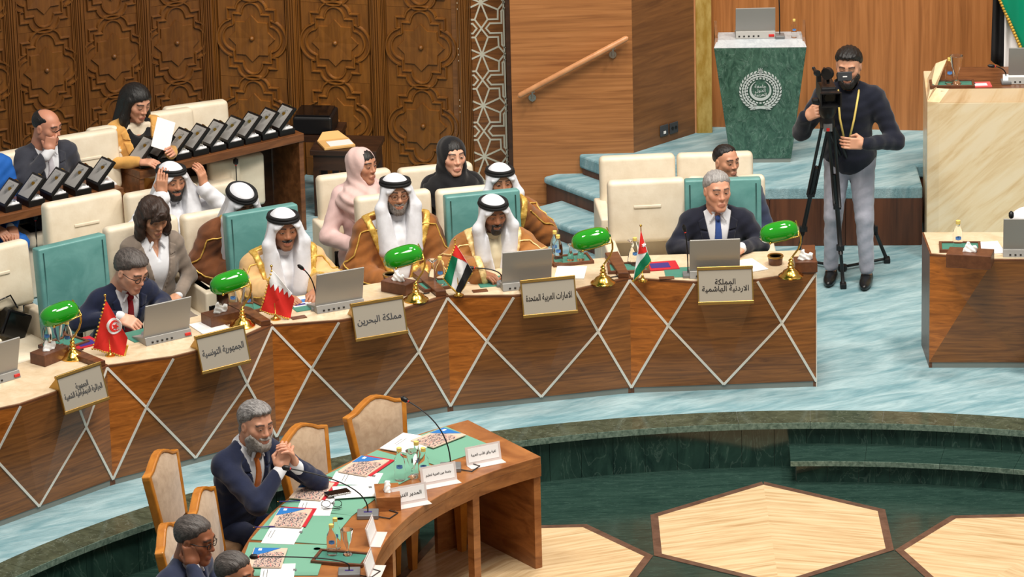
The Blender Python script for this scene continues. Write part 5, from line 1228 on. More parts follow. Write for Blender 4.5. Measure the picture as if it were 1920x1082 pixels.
# ---------------------------------------------------------------- table flags
def flag(px, py, top, label, regs, fringe, extra=None, rot=0.):
    P = at(px, py, SZ); t = thing('table_flag', label, 'flag', (P[0], P[1], SZ), rot)
    C = lambda q: ((q[0]-px)/281., (py-q[1])/266.)
    H_ = C(top)[1]
    MB().lathe([(.034, 0), (.034, .006), (.018, .014), (.009, .03), (.007, .04)], 18).build('base', 'brass', t, True, angle=50)
    tx = C(top)[0]; MB().tube([(0, 0, .03), (tx, 0, H_)], .0035, 8).build('pole', 'brass', t, True)
    MB().sphere((tx, 0, H_+.006), .009, 12, 8).build('finial', 'brass', t, True)
    yw = lambda x, z: -.008+.010*math.sin(x*70+z*22)
    def sheet(polys, d, name, matn, par):
        mb = MB()
        for poly in (polys if isinstance(polys[0], list) else [polys]):
            pts = [C(q) for q in poly]; n = len(pts); cx = (sum(p[0] for p in pts)/n, sum(p[1] for p in pts)/n); ring_ = []
            for i in range(n):
                a, b = pts[i], pts[(i+1) % n]
                for s in np.linspace(0, 1, 7)[:-1]: ring_.append((a[0]*(1-s)+b[0]*s, a[1]*(1-s)+b[1]*s))
            m = len(ring_); R = 5; v = []; f = []
            for sd in (-1, 1):
                for r in range(R+1):
                    for p in ring_:
                        x = cx[0]+(p[0]-cx[0])*r/R; z = cx[1]+(p[1]-cx[1])*r/R; v.append((x, yw(x, z)+sd*d, z))
            o2 = (R+1)*m
            for r in range(R):
                for k in range(m):
                    k2 = (k+1) % m; q = (r*m+k, r*m+k2, (r+1)*m+k2, (r+1)*m+k); f.append(q); f.append(tuple(o2+i for i in q[::-1]))
            for k in range(m): k2 = (k+1) % m; f.append((R*m+k, R*m+k2, o2+R*m+k2, o2+R*m+k))
            mb.add(v, f)
        return mb.build(name, matn, par, True, angle=60)
    c0 = None
    for i, (matn, poly) in enumerate(regs):
        o = sheet(poly, .0012+.003*i, 'cloth' if i == 0 else 'cloth_panel', matn, t if i == 0 else c0)
        if i == 0: c0 = o
    mb = MB(); fr = [C(q) for q in fringe]; yw = lambda x, z: -.008+.010*math.sin(x*70+z*22); path = []
    for a, b in zip(fr, fr[1:]):
        for s in np.linspace(0, 1, 14)[:-1]: x, z = a[0]*(1-s)+b[0]*s, a[1]*(1-s)+b[1]*s; path.append((x, yw(x, z), z))
    for k, p in enumerate(path): mb.sphere(p, .0075, 6, 5)
    mb.build('fringe', 'fringe_gold', t, True)
    return t
def disc(c, r, n=20): return [(c[0]+r*math.cos(2*math.pi*k/n), c[1]+r*1.0*math.sin(2*math.pi*k/n)) for k in range(n)]
def star5(c, r, n=5, q=.45, a0=0.): return [(c[0]+(r if k % 2 == 0 else r*q)*math.cos(a0+math.pi*k/n), c[1]+(r if k % 2 == 0 else r*q)*math.sin(a0+math.pi*k/n)) for k in range(2*n)]
def cres(c, r, n=10):
    o = [(c[0]+r*math.cos(a), c[1]+r*math.sin(a)) for a in np.linspace(math.radians(40), math.radians(320), n+1)]; i = [(c[0]+r*.25+r*.78*math.cos(a), c[1]+r*.78*math.sin(a)) for a in np.linspace(math.radians(50), math.radians(310), n+1)]
    return [[o[k], o[k+1], i[k+1], i[k]] for k in range(n)]
flag(207, 667, (203, 560), 'small red table flag with white disc, crescent and star, gold fringe', [('flag_red', [(204, 567), (177, 652), (232, 667), (240, 634)]), ('flag_white', disc((217, 613), 14)), ('flag_red', cres((218, 613), 10)), ('flag_red', star5((219, 614), 6))], [(203, 568), (176, 653), (232, 668), (239, 648)])
flag(517, 599, (513, 503), 'small red and white table flag with serrated edge and gold fringe', [('flag_red', [(514, 509), (491, 581), (544, 597), (553, 560)]), ('flag_white', [[(514, 508), (508, 528), (549, 551)]]+[[(508+8.2*k, 527.5+4.6*k), (508+8.2*k+1.5, 527.5+4.6*k+13), (508+8.2*(k+1), 527.5+4.6*(k+1))] for k in range(5)])], [(513, 510), (490, 582), (544, 598)])
flag(860, 554, (856, 453), 'small red, green, white and black table flag with gold fringe', [('flag_white', [(857, 459), (834, 521), (862, 551), (887, 508)]), ('flag_red', [(857, 459), (850, 478), (878, 494)]), ('flag_green', [(850, 478), (834, 521), (847, 534), (860, 484)]), ('flag_black', [(878, 494), (887, 508), (862, 551), (855, 543)])], [(856, 460), (833, 522), (861, 552), (887, 510)])
flag(1205, 527, (1203, 426), 'small red, white and green table flag with white star, hanging folded', [('flag_white', [(1203, 432), (1190, 508), (1187, 526), (1220, 489), (1213, 466)]), ('flag_red', [(1203, 432), (1197, 476), (1214, 472)]), ('flag_green', [(1214, 472), (1221, 488), (1188, 526), (1192, 503)]), ('flag_white', star5((1208, 459), 4, 7))], [(1187, 527), (1204, 508), (1221, 489)])
# ---------------------------------------------------------------- bottles, glasses, trays
PROTO = {}
def bottle(P, label, s=1., grp='water bottles', rot=0.):
    t = thing('water_bottle', label, 'bottle', P, rot, grp)
    if 'b' not in PROTO:
        MB().lathe([(.026, 0), (.03, .006), (.031, .03), (.028, .045), (.031, .06), (.031, .105), (.026, .13), (.014, .155), (.0125, .17), (.0125, .178)], 18).build('bottle_body', 'water_bottle', t, True)
        MB().lathe([(.0145, .172), (.0145, .192), (.012, .194)], 14).build('cap', 'bottle_cap', t, True, angle=40)
        MB().slab([(.0325*math.sin(a), -.0325*math.cos(a), z) for a, z in ((-.55, .08), (0, .076), (.55, .08), (.55, .098), (0, .103), (-.55, .098))], (0, .002, 0)).build('label_patch', 'label_blue', t)
        PROTO['b'] = t
    else:
        for ch in PROTO['b'].children: c = ch.copy(); COL.objects.link(c); c.parent = t
    t.scale = (s, s, s); return t
def glass(P, label, up=True, s=1.):
    t = thing('drinking_glass', label, 'glass', P, 0., 'drinking glasses'); pr = [(.03, 0), (.026, .006), (.008, .02), (.009, .05), (.028, .10), (.036, .16)]
    prof = pr if up else [(r, .16-z) for r, z in pr[::-1]]
    inner = [(max(r-.003, .002), z) for r, z in prof[::-1]]
    MB().lathe(prof, 18).build('bowl', 'clear_glass', t, True, angle=50)
    MB().tube([(prof[-1][0]*math.cos(a), prof[-1][0]*math.sin(a), .16) for a in np.linspace(0, 2*math.pi, 19)[:-1]], .0015, 5, True).build('rim', 'clear_glass', t, True)
    t.scale = (s, s, s); return t
def tray(P, label, rot, w=.26, d=.17):
    t = thing('leather_tray', label, 'tray', P, rot)
    MB().box((0, 0, .006), (w, d, .012)).build('mat', 'mat_teal', t)
    for x, y, a, b in ((0, -d/2, w+.02, .018), (0, d/2, w+.02, .018), (-w/2, 0, .018, d), (w/2, 0, .018, d)): MB().box((x, y, .01), (a, b, .024)).build('rim', 'brown_leather', t, bevel=.003)
    return t
def tissue_box(P, label, rot, matn='brown_leather', w=.22, d=.13, h=.075):
    t = thing('tissue_box', label, 'tissue box', P, rot)
    MB().box((0, 0, h/2), (w, d, h)).build('box', matn, t, bevel=.004)
    MB().box((0, 0, h+.0005), (.09, .035, .002)).build('slot', 'black_plastic', t)
    g = G((-.07, -.05, h-.005), (.07, .05, h+.085), .005); g.u(g.cone((-.03, 0, h), (-.015, .005, h+.055), .022, .012), .01); g.u(g.cone((.025, 0, h), (.035, -.008, h+.035), .02, .014), .015); g.u(g.cone((0, 0, h), (.0, 0, h+.03), .022, .014), .015)
    g.D = g.D+.004*np.sin(g.X*130+g.Z*60)*np.sin(g.Y*150+g.Z*110); v, q = g.mesh(); mesh_obj('tissue', [(v, q)], 'tissue', t); return t
def dz_(px, py, h=0.): return at(px, py, SZ+h)
dr = [-math.radians(a) for a in (-1.9, -12.8, -23.7, -34.5, -45.4)]
tissue_box(dz_(93, 676), 'brown leather tissue box under the lamp beside the teal chair', dr[4]+.1); tissue_box(dz_(414, 605), 'brown leather tissue box beside the taupe-suited woman', dr[3]); tissue_box(dz_(748, 546), 'brown leather tissue box before the grey-bearded cloaked man', dr[2]-1.0, w=.2); tissue_box(dz_(1510, 506), 'brown leather tissue box at the desk end, papers stuck beside', dr[0], w=.15)
tissue_box(at(1819, 497, SZ), 'brown tissue box on the desk before the beige podium', math.radians(-14), w=.3, d=.16, h=.095)
for k, (px, py, lab) in enumerate(((120, 648, 'leather tray with bottles behind the lamp by the teal chair'), (455, 583, 'leather tray with bottles under the lamp near the tan-cloaked man'), (822, 536, 'leather tray with bottle and glass beside the red-green-white-black flag'), (1070, 490, 'leather tray with two upturned glasses'), (1178, 505, 'leather tray with bottle behind the flag with star'))):
    tray(dz_(px, py), lab, dr[(4, 3, 2, 1, 0)[k]])
tray(at(1800, 466, SZ), 'leather tray with bottle on the desk before the beige podium', math.radians(-4))
for px, py, lab in ((90, 652, 'water bottle directly under the lamp by the teal chair'), (128, 655, 'water bottle beside the stem of the lamp by the teal chair'), (438, 580, 'water bottle under the lamp near the tan-cloaked man'), (467, 585, 'water bottle beside the stem of the lamp near the tan-cloaked man'), (826, 533, 'small water bottle beside the red-green-white-black flag'),
                    (1041, 484, 'water bottle at the end of the tray near the goateed man'), (1047, 492, 'water bottle in front of another on the tray of upturned glasses'), (1191, 497, 'water bottle behind the flag with the star')):
    bottle(dz_(px, py, .013), lab, 1.)
bottle(at(1796, 470, SZ+.013), 'water bottle on the desk before the beige podium', 1.1)
glass(dz_(110, 650, .013), 'cut glass between two bottles under the lamp by the teal chair'); glass(dz_(452, 580, .013), 'stemmed glass between two bottles near the tan-cloaked man'); glass(dz_(812, 530, .013), 'upturned stemmed glass beside the red-green-white-black flag', False); glass(dz_(1070, 488, .013), 'upturned glass in the middle of the tray', False, .7); glass(dz_(1089, 487, .013), 'upturned glass partly under the green lamp shade', False, .75); glass(dz_(1186, 493, .013), 'upturned stemmed glass behind the flag with the star', False)
# ---------------------------------------------------------------- microphones, mats, books, papers on the desks
def mic(P, tip, label, base=True, z=SZ, head=.013):
    """tip: offset of the microphone head from the base"""
    t = thing('gooseneck_microphone', label, 'microphone', P, 0.); tip = np.array(tip)
    if base: MB().box((0, 0, .012), (.07, .09, .024)).build('base', 'mid_grey', t, bevel=.006)
    pts = [np.array([0, 0, .02]), np.array([0, 0, .06])]; c1 = np.array([tip[0]*.05, tip[1]*.05, max(.12, tip[2]*.75)])
    for s in np.linspace(0, 1, 12)[1:]: pts.append((1-s)**2*pts[1]+2*s*(1-s)*c1+s*s*tip)
    MB().tube(pts, .0042, 8).build('gooseneck', 'black_plastic', t, True); d = nrm_(pts[-1]-pts[-2])
    MB().tube([tip-d*.02, tip-d*.012, tip, tip+d*.02, tip+d*.032], [.006, head*.9, head, head*.95, .004], 12).build('head', 'black_plastic', t, True)
    MB().tube([tip-d*.026, tip-d*.019], .0075, 10).build('ring', 'red_plastic', t, True); return t
def sheet_stack(name, P, rot, label, cat, w, d, h, matn, extra=()):
    t = thing(name, label, cat, P, rot); MB().box((0, 0, h/2), (w, d, h)).build('sheet' if 'paper' in name else 'cover', matn, t, bevel=min(.0008, h/4))
    for i, (c, s_, m_n, nm) in enumerate(extra): MB().box((c[0], c[1], h+.0006), (s_[0], s_[1], .0012)).build(nm, m_n, t)
    return t
mic(dz_(594, 580), (-.09, -.03, .30), 'black gooseneck microphone in front of the tan-cloaked man'); mic(dz_(941, 535), (-.20, .02, .12), 'black gooseneck microphone bent low beside the goateed man'); mic(dz_(1290, 518), (-.02, .0, .33), 'black upright gooseneck microphone of the grey-haired man'); mic(dz_(275, 632), (.02, .02, .14), 'short black microphone beside the writing man', True); 
for k, (px, py, lab) in enumerate(((1280, 511, 'teal desk pad under the laptop of the grey-haired man'), (928, 528, 'teal desk pad under the hands of the goateed man'), (578, 572, 'teal desk pad in front of the tan-cloaked man'), (268, 628, 'teal desk pad under the writing hand'))):
    sheet_stack('desk_pad', dz_(px, py), dr[k], lab, 'desk pad', .24, .2, .004, 'mat_teal')
for P, r, lab, ex in ((dz_(1240, 500), dr[0]+.1, 'red booklet with purple label beside the flag with the star', [((-.01, .0), (.13, .1), 'navy_book', 'purple_label')]), (dz_(152, 645), dr[3], 'red booklet with purple label beside the lamp by the teal chair', [((.02, -.02), (.12, .1), 'navy_book', 'purple_label')]), (dz_(882, 524), dr[1]-.3, 'white booklet with purple corner beside the four-colour flag', [((-.02, .03), (.1, .08), 'navy_book', 'purple_label')]), (dz_(572, 566), dr[2], 'blue and white brochure in front of the tan-cloaked man', [((0, .0), (.14, .06), 'blue_cover', 'photo'), ((-.06, -.06), (.08, .03), 'navy_book', 'band')])):
    sheet_stack('booklet', P+np.array([0, 0, .001]), r, lab, 'booklet', .22, .17, .008, 'red_folder' if 'red' in lab else 'white_paper', ex)
for P, r, lab in ((dz_(1400, 500), .4, 'white papers beside the laptop of the grey-haired man'), (dz_(1070, 512), -.1, 'white sheets between the laptop and the green lamp of the goateed man'), (dz_(395, 615), .5, 'white sheet beside the laptop of the writing man'), (at(1850, 466, SZ), .1, 'white papers beside the tissue box before the podium')):
    sheet_stack('paper_sheets', P+np.array([0, 0, .001]), r, lab, 'paper', .2, .25, .006, 'white_paper')
for P, r, lab in ((dz_(900, 546), dr[1], 'small brown leather square at the foot of the four-colour flag'), (dz_(1250, 522), dr[0], 'small brown leather square at the foot of the flag with the star'), (dz_(560, 596), dr[2], 'small brown leather square at the foot of the serrated flag')):
    sheet_stack('coaster', P, r, lab, 'coaster', .1, .05, .006, 'brown_leather')
for P, lab in ((dz_(1454, 495), 'round brown cup with brass rim at the desk end by the tripod'), (dz_(733, 530), 'round brown cup with brass rim before the grey-bearded cloaked man')):
    t = thing('brass_cup', lab, 'cup', P); MB().lathe([(.045, 0), (.05, .05)], 24).build('cup', 'brown_leather', t, True, angle=40); MB().lathe([(.053, .05), (.055, .056), (.053, .062), (.04, .06), (.04, .05)], 24).build('brass_rim', 'brass_satin', t, True, angle=40)
# documents leaning on the empty chair and a handbag
P = at(1268, 425, .62); sheet_stack('paper_sheets', (P[0], P[1]-.05, .52), .3, 'white papers on the seat beside the grey-haired man', 'paper', .02, .16, .2, 'white_paper')
P = at(14, 628, .52); hb = thing('handbag', 'shiny black handbag lying on the cream chair', 'handbag', (P[0], P[1], .5), math.radians(35))
MB().box((0, 0, .1), (.2, .12, .19), Matrix.Rotation(.45, 4, 'Y')).build('bag_body', 'black_gloss', hb, bevel=.02, seg=3); MB().tube([(-.07, 0, .16), (-.06, .0, .27), (.04, 0, .29), (.09, 0, .19)], .006, 8).build('handle', 'black_gloss', hb, True)
noisy('photo_crowd', (58, 52, 72), (224, 200, 182), (1, 3, 1), 26, 4, 1.5, .4, ramp=(.42, .55), c3=(196, 92, 96))
# ================================================================ AWARD BOXES
BOXP = {}
def award_box(P, rot, lab):
    t = thing('award_box', lab, 'gift box', P, rot, 'open black award boxes')
    if not BOXP:
        w, d = .135, .17
        MB().box((0, 0, .022), (w, d, .044)).build('base', 'box_black', t, bevel=.003)
        g = G((-w/2+.004, -d/2+.004, .03), (w/2-.004, d/2-.004, .075), .006); g.D = np.maximum(g.box((0, 0, .045), (w/2-.012, d/2-.012, .012), .008), -1)+.006*np.sin(g.X*90+g.Y*40)*np.sin(g.Y*75-g.X*30); v, q = g.mesh(); mesh_obj('satin', [(v, q)], 'satin_white', t)
        T = Matrix.Translation((-w/2, 0, .044)) @ Matrix.Rotation(math.radians(46), 4, 'Y')
        l = MB().box((0, 0, .105), (.022, d, .21), T).build('lid', 'box_black', t, bevel=.003)
        for sd in (-1, 1): MB().box((sd*.0115, 0, .105), (.003, d-.035, .175), T).build('lid_lining', 'lid_grey', l)
        MB().box((0, 0, .213), (.02, .026, .006), T).build('clasp', 'brass', l)
        BOXP['b'] = t
    else:
        for ch in list(BOXP['b'].children):
            c = ch.copy(); COL.objects.link(c); c.parent = t
            for g2 in ch.children: d2 = g2.copy(); COL.objects.link(d2); d2.parent = c
    return t
def crystal(P, rot, lab):
    t = thing('crystal_award', lab, 'award', P, rot, 'crystal awards in the boxes')
    if 'c' not in BOXP:
        out = [(-.032, 0), (.032, 0), (.04, .07), (.03, .115), (0, .135), (-.03, .115), (-.04, .07)]
        MB().slab([(x, .0, z) for x, z in out], (0, .012, 0)).build('crystal_plate', 'clear_glass', t, bevel=.002)
        MB().box((0, .006, -.004), (.07, .035, .012)).build('foot', 'clear_glass', t)
        MB().tube([(0, -.002, .088), (0, -.005, .088)], .013, 12).build('gold_emblem', 'brass', t)
        BOXP['c'] = t
    else:
        for ch in list(BOXP['c'].children): c = ch.copy(); COL.objects.link(c); c.parent = t
    return t
def along(A, an, x, y, z): return np.array([A[0]+x*math.cos(an)-y*math.sin(an), A[1]+x*math.sin(an)+y*math.cos(an), z])
for cA, can, cL, n, x0, where in ((c2A, c2an, c2L, 9, .10, 'on the long counter'), (c1A, c1an, c1L, 6, .20, 'before the balding man')):
    for k in range(n):
        x = x0+k*(cL-x0-.12)/(n-1); rot = can
        P = along(cA, can, x, .12, .75); award_box(P, rot, 'open black box with grey lid lining and white satin '+where)
        Q = along(cA, can, x+.015, .10, .75+.062); crystal(Q, rot-.5, 'clear crystal award with gold emblem '+where)
# papers and bottles of the rear row
W2 = [o for o in bpy.data.objects if o.get('label', '').startswith('woman with long black')][0]
P = atY(306, 252, W2.location[1]-.30); sp = thing('paper_sheets', 'grey-white sheet held upright by the woman in mustard blazer', 'paper', P, .45)
MB().box((0, 0, .0), (.15, .004, .22), Matrix.Rotation(.45, 4, 'Y') @ Matrix.Rotation(-.35, 4, 'X')).build('sheet', 'white_paper', sp)
bottle(at(186, 292, .75), 'water bottle standing beside the mustard blazer', .9); bottle(at(68, 352, .76), 'water bottle among the award boxes before the balding man', .95)
P = along(c1A, c1an, c1L-.06, .2, .751); sheet_stack('paper_sheets', P, .4, 'papers and red folder at the end of the counter before the balding man', 'paper', .16, .2, .012, 'white_paper', [((0.02, 0), (.08, .12), 'red_folder', 'folder')])
pn = MB().tube([(0, 0, 0), (.05, -.03, .035)], .004, 6).build('pen', 'black_gloss'); B1 = [o for o in bpy.data.objects if o.get('label', '').startswith('balding')][0]; pn.location = atY(103, 249, B1.location[1]-.24); tag(pn, 'dark pen in the hand of the balding man', 'pen')
# listening points under the counters
for px, py, lab in ((66, 408, 'black microphone on a stalk in front of the empty cream armchair'), (442, 304, 'black microphone on a stalk under the long counter')):
    P = at(px, py, .62); mic((P[0], P[1], .32), (0, 0, .3), lab, False, head=.02)
for px, py, lab in ((418, 300, 'cream seat back folded under the long counter behind the man in white'), (463, 290, 'cream seat back folded under the long counter by its end panel')):
    P = at(px, py, .62); t = thing('folded_seat', lab, 'chair', (P[0], P[1], 0), facing(22)); rbox('backrest', (0, 0, .43), (.24, .1, .4), 'cream_leather', t, .03, 3); rbox('base', (0, 0, .11), (.2, .09, .22), 'black_plastic', t, .01, 1)
# side tables against the carved wall
P = at(660, 400, 0); P = np.array([P[0]-.02, 34.55, 0]); sd = thing('side_table', 'dark wooden side table with drawer front, holding a brown envelope', 'table', P, math.radians(-8))
MB().box((0, 0, .5), (.5, .4, .04)).build('table_top', 'dark_wood', sd, bevel=.004); MB().box((0, 0, .42), (.46, .36, .12)).build('apron', 'dark_wood', sd)
for x in (-.21, .21):
    for y in (-.16, .16): MB().box((x, y, .19), (.045, .045, .38)).build('leg', 'dark_wood', sd)
e = thing('envelope', 'open brown paper envelope on the dark side table', 'envelope', P+np.array([-.08, -.05, .521]), .3); MB().box((0, 0, .01), (.24, .2, .02)).build('pocket', 'kraft', e, bevel=.004); MB().slab([(-.12, .1, .012), (.12, .1, .012), (.06, .16, .06), (-.06, .16, .06)], (0, .004, .002)).build('flap', 'kraft', e); MB().box((.02, -.02, .022), (.18, .12, .004)).build('papers', 'white_paper', e)
P2 = np.array([at(588, 300, .5)[0], 34.85, 0]); s2 = thing('side_table', 'low dark wooden table carrying a black machine', 'table', P2, math.radians(-8)); MB().box((0, 0, .52), (.4, .4, .04)).build('table_top', 'dark_wood', s2)
for x in (-.17, .17):
    for y in (-.17, .17): MB().box((x, y, .25), (.045, .045, .5)).build('leg', 'dark_wood', s2)
pr_ = thing('printer', 'black boxy machine with rounded lid on the low dark table', 'machine', P2+np.array([0, 0, .54]), math.radians(-8)); MB().box((0, 0, .07), (.3, .3, .14)).build('housing', 'black_plastic', pr_, bevel=.02, seg=3); MB().box((0, 0, .145), (.26, .26, .012)).build('lid', 'black_gloss', pr_, bevel=.004)
# ================================================================ VIDEO CAMERA AND TRIPOD
fwd = np.array([math.sin(math.radians(-10)), -math.cos(math.radians(-10)), 0]); CY = CAMMAN.location[1]-.42
VC = atY(1553, 178, CY); vc = thing('video_camera', 'black video camera with matte box and flip-out screen on the tripod', 'video camera', VC, math.radians(4))
MB().box((0, .1, .0), (.11, .28, .13)).build('housing', 'black_plastic', vc, bevel=.012); mh = MB()
v = [(-.075, -.14, -.05), (.075, -.14, -.05), (.075, -.14, .055), (-.075, -.14, .055), (-.05, -.04, -.04), (.05, -.04, -.04), (.05, -.04, .045), (-.05, -.04, .045)]
iv = [(x*.86, y if i < 4 else y-.02, z*.84) for i, (x, y, z) in enumerate(v)]
mh.add(v+iv, [(0, 1, 5, 4), (1, 2, 6, 5), (2, 3, 7, 6), (3, 0, 4, 7), (8, 12, 13, 9), (9, 13, 14, 10), (10, 14, 15, 11), (11, 15, 12, 8), (0, 8, 9, 1), (1, 9, 10, 2), (2, 10, 11, 3), (3, 11, 8, 0), (12, 15, 14, 13)]).build('matte_box', 'black_plastic', vc)
MB().tube([(0, -.045, 0), (0, -.075, 0)], .036, 20).build('lens', 'black_gloss', vc, True, angle=40)
MB().tube([(0, .2, .075), (0, .2, .13), (0, .02, .135), (0, -.0, .08)], .012, 8).build('handle', 'black_plastic', vc, True)
MB().tube([(-.018, -.0, .155), (.018, -.0, .155)], .042, 20, T=Matrix.Translation((-.005, 0, 0)) @ Matrix.Rotation(.9, 4, 'Z')).build('viewfinder', 'black_plastic', vc, True, angle=40)
MB().tube([(-.085, .0, .165), (-.075, -.02, .165)], .022, 14).build('microphone_mount', 'black_plastic', vc, True, angle=40); MB().tube([(-.08, .02, .15), (-.08, .16, .15)], .012, 10).build('shotgun_microphone', 'black_plastic', vc, True); MB().box((-.06, .05, .12), (.03, .06, .06)).build('mount_block', 'black_plastic', vc)
ls = MB().box((.115, -.0, .13), (.1, .018, .062)).build('flip_screen', 'dark_grey', vc, bevel=.003); MB().box((.115, -.0105, .13), (.03, .002, .008)).build('maker_mark', 'white_paper', ls); MB().tube([(.05, .02, .09), (.075, .0, .115)], .01, 8).build('screen_arm', 'black_plastic', vc, True)
MB().box((-.09, -.0, -.04), (.05, .05, .04)).build('grip', 'black_plastic', vc, bevel=.01)
ft = [at(1494, 493, 0), at(1581, 540, 0), at(1663, 492, 0)]; hub = VC+np.array([.0, .1, -.26])
tp = thing('tripod', 'tall black tripod with floor spreader under the video camera', 'tripod', (hub[0], hub[1], 0)); o_ = np.array([hub[0], hub[1], 0]); hz = hub[2]
MB().lathe([(.05, hz), (.055, hz+.03), (.045, hz+.07), (.06, hz+.1), (.06, hz+.15), (.04, hz+.185)], 18).build('fluid_head', 'black_plastic', tp, True, angle=40); MB().box((0, 0, hz+.192), (.1, .16, .02)).build('mounting_plate', 'dark_grey', tp); MB().box((0, -.055, hz+.01), (.06, .03, .05)).build('crown_plate', 'mid_grey', tp)
for i, F_ in enumerate(ft):
    e1 = F_-o_; e0 = np.array([e1[0], e1[1], 0])/np.linalg.norm(e1[:2])*.05+np.array([0, 0, hz-.01]); sd_ = nrm_(np.cross(e1-e0, [0, 0, 1])); P_ = lambda s: e0+(e1-e0)*s+np.array([0, 0, .02*s])
    lg = MB().tube([P_(0)+sd_*.024, P_(.5)+sd_*.022], .012, 8).tube([P_(0)-sd_*.024, P_(.5)-sd_*.022], .012, 8).tube([P_(.3), P_(.8)], .017, 8).tube([P_(.74), P_(1)], .013, 8).build('leg', 'black_plastic', tp, True)
    for s in (.5, .76): MB().box(tuple(P_(s)), (.055, .035, .04)).build('clamp', 'black_plastic', lg, bevel=.004)
    MB().box((e1[0], e1[1], .02), (.045, .07, .04)).build('foot', 'black_plastic', lg, bevel=.008)
c_ = sum(ft)/3-o_
for F_ in ft: MB().tube([(c_[0], c_[1], .03), tuple(F_-o_+np.array([0, 0, .03]))], .011, 8).build('spreader_arm', 'black_plastic', tp, True)
MB().lathe([(.035, .012), (.035, .045)], 14, (c_[0], c_[1], 0)).build('spreader_hub', 'black_plastic', tp, True, angle=40)
MB().box((0, -.075, hz-.0), (.022, .006, .022)).build('red_badge', 'red_plastic', tp)
# lanyard on the cameraman
cm = CAMMAN; nzp = 1.46
MB().tube([(.07, .04, nzp+.02), (.07, .125, nzp-.05), (.05, .185, nzp-.2), (.01, .205, nzp-.38), (-.01, .205, nzp-.38), (-.05, .185, nzp-.2), (-.072, .125, nzp-.05), (-.075, .04, nzp+.02)], .008, 6).build('lanyard', 'bottle_cap', cm, True)
# ================================================================ LECTERN AND PODIUM THINGS
LZ = PZ+zt+.036
P = LEC_TOP(1462, 70); mic((P[0], P[1], LZ), (-.01, .02, .4), 'tall black gooseneck microphone on the green marble lectern'); bottle(np.array([*LEC_TOP(1489, 70)[:2], LZ]), 'water bottle on the green marble lectern', .72)
pz = lambda px, py, h=0.: at(px, py, POD_Z+h)
tray(pz(1785, 160), 'leather tray with bottle and glass on the beige podium', math.radians(-3), .3, .14); bottle(pz(1780, 157, .013), 'water bottle on the tray of the beige podium', 1.0); glass(pz(1793, 157, .013), 'tall stemmed glass on the tray of the beige podium', True, 1.3)
sheet_stack('booklet', pz(1832, 160), .05, 'pink-red folder with wrapped tissues on the beige podium', 'folder', .2, .12, .008, 'pink_red', [((-.04, .02), (.06, .04), 'navy_book', 'purple_label'), ((.02, -.01), (.1, .06), 'satin_white', 'tissue_pack')])
mic(pz(1886, 156), (-.1, .0, .13), 'black microphone bending over the beige podium')
npz = at(1925, 172, POD_Z-.06); pc = thing('name_card', 'white framed name card on the front rim of the beige podium', 'name card', npz, math.radians(-3)); T = Matrix.Rotation(math.radians(-20), 4, 'X'); MB().box((0, -.02, .06), (.34, .012, .13), T).build('frame', 'white_paper', pc); MB().box((0, -.027, .06), (.31, .002, .10), T).build('card', 'satin_white', pc)
for z in (.075, .048): MB().box((-.07, -.0285, z), (.1, .0012, .006), T).build('print_line', 'dark_grey', pc)
# large standing flag
P = at(1905, 262, PZ); P[1] = min(P[1], 34.3); fl = thing('standing_flag', 'large green, white and black fringed flag hanging behind the beige podium', 'flag', (atY(1893, 60, 34.0)[0], 34.0, PZ))
MB().tube([(.05, 0, 0), (.05, 0, 2.6)], .016, 10).build('pole', 'brass', fl, True); MB().lathe([(.16, 0), (.16, .03), (.03, .06)], 20, (.05, 0, 0)).build('base', 'brass', fl, True, angle=40)
def fold(name, matn, xa, xb, z0a, z0b, z1, ph, amp=.03, n=24, y0=0.):
    v = []; f = []
    for i in range(n+1):
        s = i/n
        for k in range(17):
            u_ = k/16; zb_ = z0a+(z0b-z0a)*s; z = zb_+(z1-zb_)*u_; x = (xa+(xb-xa)*s)*(1-.25*u_); v.append((x, y0-.04-amp*math.sin(s*9+ph)*(1-.4*u_), z))
    for i in range(n):
        for k in range(16): a = i*17+k; f.append((a, a+17, a+18, a+1))
    o = MB().add(v, f).build(name, matn, fl, True); m_ = o.modifiers.new('t', 'SOLIDIFY'); m_.thickness = .006; return o
fx = lambda px: atY(px, 60, 34.0)[0]-fl.location[0]
fz = lambda px, py: atY(px, py, 34.0)[2]-PZ
fold('black_band', 'flag_black', fx(1857), fx(1888), fz(1860, 110), fz(1885, 132), 2.3, 0, .02); fold('white_band', 'flag_white', fx(1880), fx(1915), fz(1880, 140), fz(1910, 150), 2.3, 1.2, .02, y0=-.03); fold('green_band', 'green_satin', fx(1866), fx(1960), fz(1866, -20), fz(1960, 190), 2.4, .4, .02, y0=-.09)
mb = MB()
for k in range(40): s = k/39; mb.sphere((fx(1866)+(fx(1955)-fx(1866))*s, -.14, fz(1866, -20)+(fz(1955, 180)-fz(1866, -20))*s), .014, 6, 5)
mb.build('fringe', 'fringe_gold', fl, True)
